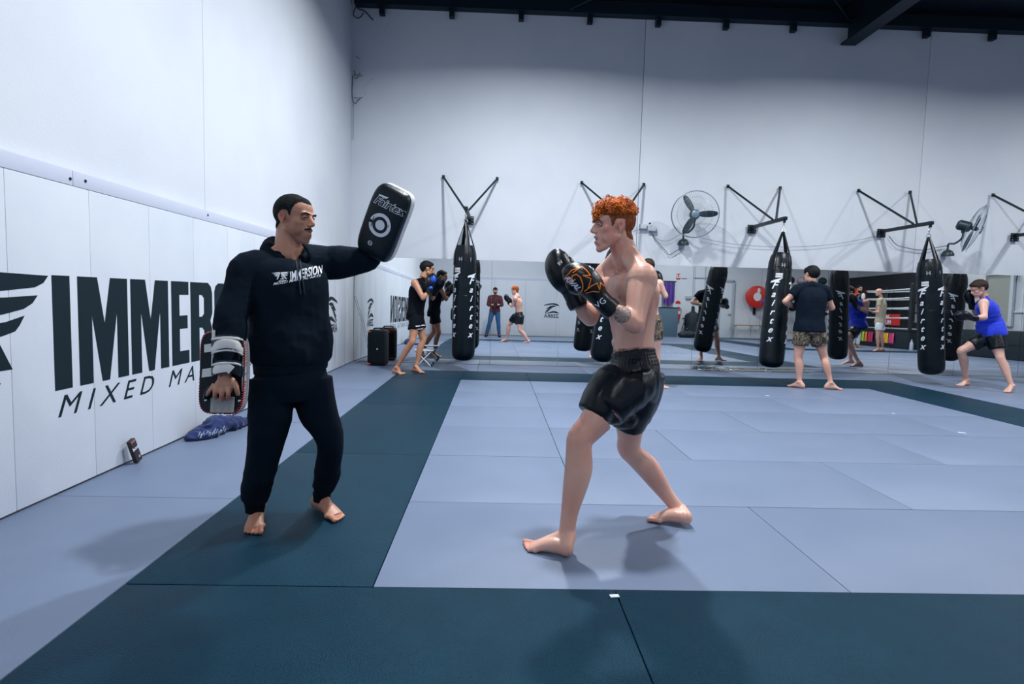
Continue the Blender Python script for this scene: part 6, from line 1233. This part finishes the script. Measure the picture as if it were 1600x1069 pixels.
# red wall target
c = PM(1183, 464, YF+.35); t = thing('wall_target', c, 'round red padded wall target with white patches on a steel arm', 'wall target')
F = frame((-.25, 1, 0), (0, 0, 1)); MB().lathe([(.40, -.08), (.47, -.04), (.50, .0), (.48, .05), (.40, .085), (.01, .10)], c, 28, F).build('cushion', REDM, t)
for (a, b_, r1, r2) in ((0.0, .0, .19, .17), (.28, .05, .12, .06)):
    MB().lathe([(1, 0), (.98, .004)], (0, 0, 0), 20).v
    q = MB(); q.lathe([(r1, .092), (r1*.97, .10)], (0, 0, 0), 20); q.v = [tuple(c+F @ (np.array([p_[0]+a, p_[1]*(r2/r1)+b_, p_[2]+.004]))) for p_ in q.v]; q.build('patch', WHITEL, t)
q = MB(); q.box(c+F @ np.array([-.18, .22, .095]), (.10, .13, .02), F); q.build('patch', mat('blue_patch', (.03, .10, .55), .5), t)
MB().tube([c+[0, -.05, -.1], c+[.05, -.30, -.55], c+[.05, -.33, -.8]], .03, 8, 3).build('arm', BLACKM, t); MB().box(c+[.05, -.33, -.6], (.12, .04, .4)).build('mount', BLACKM, t)
# gear shelf behind the man in camouflage shorts
gy = -6.6; gx0, gx1 = PM(1228, 446, gy)[0], PM(1292, 446, gy)[0]; gz = PM(1260, 445, gy)[2]
t = thing('gear_shelf', ((gx0+gx1)/2, gy, 0), 'open metal shelf with training gear behind the man in camouflage shorts', 'shelf')
for zz in (gz-.02, gz-.75, .35): MB().box(((gx0+gx1)/2, gy, zz), (gx1-gx0, .5, .04)).build('board', mat('shelf_wood', (.40, .30, .20), .5), t, bevel=.004)
for xx in (gx0+.03, gx1-.03):
    for yy in (gy-.22, gy+.22): MB().box((xx, yy, gz/2), (.05, .05, gz)).build('post', GW, t)
for u, m_, lb in ((1235, DK, 'black training helmet on the gear shelf, leftmost'), (1252, mat('pinkish_grey', (.42, .34, .42), .4), 'pale pink training helmet on the gear shelf'), (1285, DK, 'black training helmet on the gear shelf, rightmost')):
    c = PM(u, 440, gy); c[2] = gz+.17; o = MB().ell(c, (.19, .17, .17)).ell(c+[0, .1, -.02], (.12, .12, .10)); me = remesh(o, .03, 3); k = link('training_helmet', me, m_, None, 'full'); tag(k, lb, 'helmet', 'helmets on the gear shelf')
for k, (xx, c_) in enumerate([(.25, REDM), (.6, DK), (.95, REDM), (1.35, mat('camo_khaki', (.20, .18, .14), .8))]):
    c = np.array([gx0+xx, gy, gz-.73+.16]); o = MB().ell(c, (.15, .17, .15)).cap(c, c+[0, 0, .1], .1); me = remesh(o, .03, 3); kk = link('boxing_glove', me, c_, None, 'full'); tag(kk, ['red boxing glove at the left on the middle gear board', 'black boxing glove on the middle gear board', 'red boxing glove at the middle of the middle gear board', 'khaki boxing glove on the middle gear board'][k], 'glove', 'gloves on the gear shelf')
# =================================================================== BOXING RING
RX0, RX1, RY0, RY1, RZ = 15.5, 17.0, -4.4, -1.0, .62
ROPW = mat('rope_white', (.72, .76, .80), .5); ROPR = mat('rope_red', (.70, .03, .02), .5); BLKV = mat('black_vinyl_ring', (.006, .014, .020), .5)
t = thing('boxing_ring', ((RX0+RX1)/2, (RY0+RY1)/2, 0), 'raised boxing ring with red and white ropes and a black skirt', 'boxing ring')
MB().box(((RX0+RX1)/2, (RY0+RY1)/2, RZ/2), (RX1-RX0, RY1-RY0, RZ-.02)).build('skirt', BLKV, t, bevel=.02)
MB().box(((RX0+RX1)/2, (RY0+RY1)/2, RZ+.02), (RX1-RX0+.06, RY1-RY0+.06, .08)).build('platform_edge', BLKV, t, bevel=.03)
MB().box(((RX0+RX1)/2, (RY0+RY1)/2, RZ+.065), (RX1-RX0-.1, RY1-RY0-.1, .02)).build('canvas', mat('ring_canvas', (.45, .50, .55), .7), t)
cn = [(RX0+.25, RY1-.25), (RX0+.25, RY0+.25), (RX1-.25, RY0+.25), (RX1-.25, RY1-.25)]; cm = [BLKV, ROPR, BLKV, ROPR]
hz = [RZ+.45, RZ+.80, RZ+1.15, RZ+1.45]
for k, (x, y) in enumerate(cn):
    ox, oy = (RX0+.05 if x < 16.2 else RX1-.05), (RY1-.05 if y > -2 else RY0+.05)
    MB().lathe([(.06, 0), (.06, 2.12+.1), (.03, 2.26)], (ox, oy, 0), 14).build('post', BLKV, t)
    MB().box(((ox+x)/2, (oy+y)/2, RZ+.95), (.16, .16, 1.25), rotm((0, 0, 1), .78)).build('corner_pad', cm[k] if k != 0 else BLKV, t, bevel=.03)
    for z in hz: MB().tube([(ox, oy, z), (x, y, z)], .02, 6).build('turnbuckle', CHROME if k != 1 else ROPR, t)
for k in range(4):
    a, b_ = cn[k], cn[(k+1) % 4]
    for z in hz:
        A, B = np.array([*a, z]), np.array([*b_, z]); d = B-A
        MB().tube([A, A+d*.5-[0, 0, .015], B], .024, 8, 3).build('rope', ROPW, t)
        if k in (0, 1): e = B if k == 0 else A; s = -d if k == 0 else d; MB().tube([e, e+s*.16], .028, 8).build('rope_sleeve', ROPR, t)
        if k in (0, 3): e = A if k == 0 else B; s = d if k == 0 else -d; MB().tube([e, e+s*.13], .028, 8).build('rope_sleeve', ROPW, t)
MB().box((RX0+.25, -2.35, RZ+.38), (.02, 1.0, .40)).build('banner', REDM, t)
text_obj('MO', .20, (RX0+.235, -2.55, RZ+.47), (0, -1, 0), (0, 0, 1), WHITEP, t, bold=.008, cuts=10, off=.003); text_obj('MUO', .20, (RX0+.235, -2.5, RZ+.28), (0, -1, 0), (0, 0, 1), WHITEP, t, bold=.008, cuts=10, off=.003)
for z in hz: MB().box((RX0+.40, RY1-.12, z), (.30, .10, .30)).build('corner_cushion', mat('cushion_grey', (.50, .55, .57), .5), t, bevel=.02)
# bibs hanging along the skirt
cols = [(.45, .62, .05), (.45, .62, .05), (.80, .25, .02), (.60, .03, .10), (.60, .03, .12), (.85, .40, .03), (.85, .55, .03), (.75, .06, .20), (.75, .06, .22)]
us = [1343, 1347.5, 1352, 1357, 1361, 1381, 1385, 1390, 1394]; nm_ = ['lime', 'lime', 'orange', 'red', 'red', 'amber', 'yellow', 'pink', 'pink']
for k, (u, c_) in enumerate(zip(us, cols)):
    p = XM(u, 530, RX0-.05); y = p[1]; q = MB()
    q.loft([(RX0-.03, y, .52), (RX0-.05, y+.01, .38), (RX0-.04, y-.01, .17)], [(.060, .015), (.064, .016), (.070, .015)], (0, 1, 0), 8, sub=3); o = q.build('training_bib', mat('bib_%d' % k, c_, .7)); tag(o, nm_[k]+' training bib on the ring skirt, '+['nearest the left end', 'second from the left', 'beside the lime ones', 'left of the bald man', 'closest to the bald man on his left', 'just right of the bald man', 'second on the right of the bald man', 'beside the yellow one', 'nearest the black corner post'][k], 'bib', 'training bibs on the ring skirt')
# black curtain on the far walls behind the ring
ZB = PM(1390, 440, -5.8)[2]
t = thing('black_backdrop', (17.2, -5.0, 0), 'black wall covering hung behind the boxing ring', 'backdrop')
for x_ in np.arange(PM(1296, 450, -7.9)[0], 17.0, .9): MB().box((x_+.45, -7.9, ZB/2+.1), (.89, .05, ZB+.2)).build('curtain_panel', mat('black_curtain', (.012, .016, .022), .8), t)
for y_ in np.arange(-7.8, -1.6, 1.06): MB().box((17.2, y_+.53, ZB/2+.1), (.05, 1.05, ZB+.2)).build('curtain_panel', mat('black_curtain', (.012, .016, .022), .8), t)
# water bottle, shoes
p = XM(1417, 540, 14.75); p = np.array([RX0-.15, RY1+.35, 0]); t = thing('water_bottle', p, 'clear plastic water bottle on the floor at the ring corner', 'bottle'); PL = mat('clear_plastic', (.60, .68, .75), .15); MB().lathe([(.05, 0), (.055, .02), (.055, .2), (.05, .24), (.02, .30), (.018, .32)], p, 16).build('body', PL, t); MB().lathe([(.022, .32), (.022, .35)], p, 12).build('cap', WHITEP, t)
for k, dx in enumerate((.3, .52, .8)):
    c = np.array([RX0-.2+dx*.1, RY1+.55+dx, .045]); o = MB().ell(c, (.13, .05, .045)).ell(c+[.06, 0, .02], (.06, .045, .05)); kk = link('training_shoe', remesh(o, .012, 2), WHITEL, None, 'full'); tag(kk, ['white training shoe on the floor, nearest the water bottle', 'white training shoe on the floor, middle of three', 'white training shoe on the floor, farthest from the water bottle'][k], 'shoe', 'white shoes at the ring corner')
# long black padded crash mats near the right wall, window board, wall ring
q0, q1 = 17.0, 17.8
for k, (ya, yb) in enumerate(((1.5, 2.75), (2.8, 4.6))):
    t = thing('crash_mat', (15.7, (ya+yb)/2, 0), ['black crash mat block by the right wall, next to the ring', 'black crash mat block by the right wall, nearest the mirror'][k], 'crash mat', 'black crash mat blocks'); MB().box((15.7, (ya+yb)/2, .39), (1.0, yb-ya, .77)).build('block', BLKV, t, bevel=.04); MB().box((15.195, (ya+yb)/2, .40), (.01, yb-ya-.1, .02)).build('seam', BLACKM, t)
wn = setting('window_1'); wn.location = (17.95, -.4, 1.8)
MB().box((17.97, -.36, 1.78), (.05, .95, 1.55)).build('window_board', mat('window_board', (.38, .40, .36), .6), wn)
for (yy, zz, a, b_) in ((-.90, 1.78, .12, 1.8), (.16, 1.78, .12, 1.8), (-.36, 2.62, .94, .12), (-.36, .95, .94, .12)): MB().box((17.93, yy, zz), (.08, a, b_)).build('window_frame', mat('door_white', (.66, .70, .76), .5), wn)
MB().box((17.96, 1.2, 1.35), (.06, 1.9, .05)).build('ledge', WALL, wr3); MB().box((17.96, .62, 1.6), (.04, .04, 3)).build('pipe', GW, wr3)
c = XM(1587, 449, 17.9); t = thing('wall_ring', c, 'black exercise ring hung high on the white right wall', 'ring'); MB().torus(c, .21, .035, frame((1, 0, 0)), 28, 8).build('hoop', BLKV, t); MB().tube([c+[0, 0, .21], c+[.05, 0, .4]], .015, 6).build('hook', BLACKM, t)
t = thing('orange_topped_post', XM(1479, 495, 17.55)*[1, 1, 0], 'slim black post with an orange cap beside the hanging bag in the mirror', 'post'); pp = XM(1479, 495, 17.55); MB().box((pp[0], pp[1], pp[2]/2), (.12, .12, pp[2])).build('post', GW, t); MB().box((pp[0], pp[1], pp[2]), (.2, .22, .1)).build('cap', ORANGE, t)
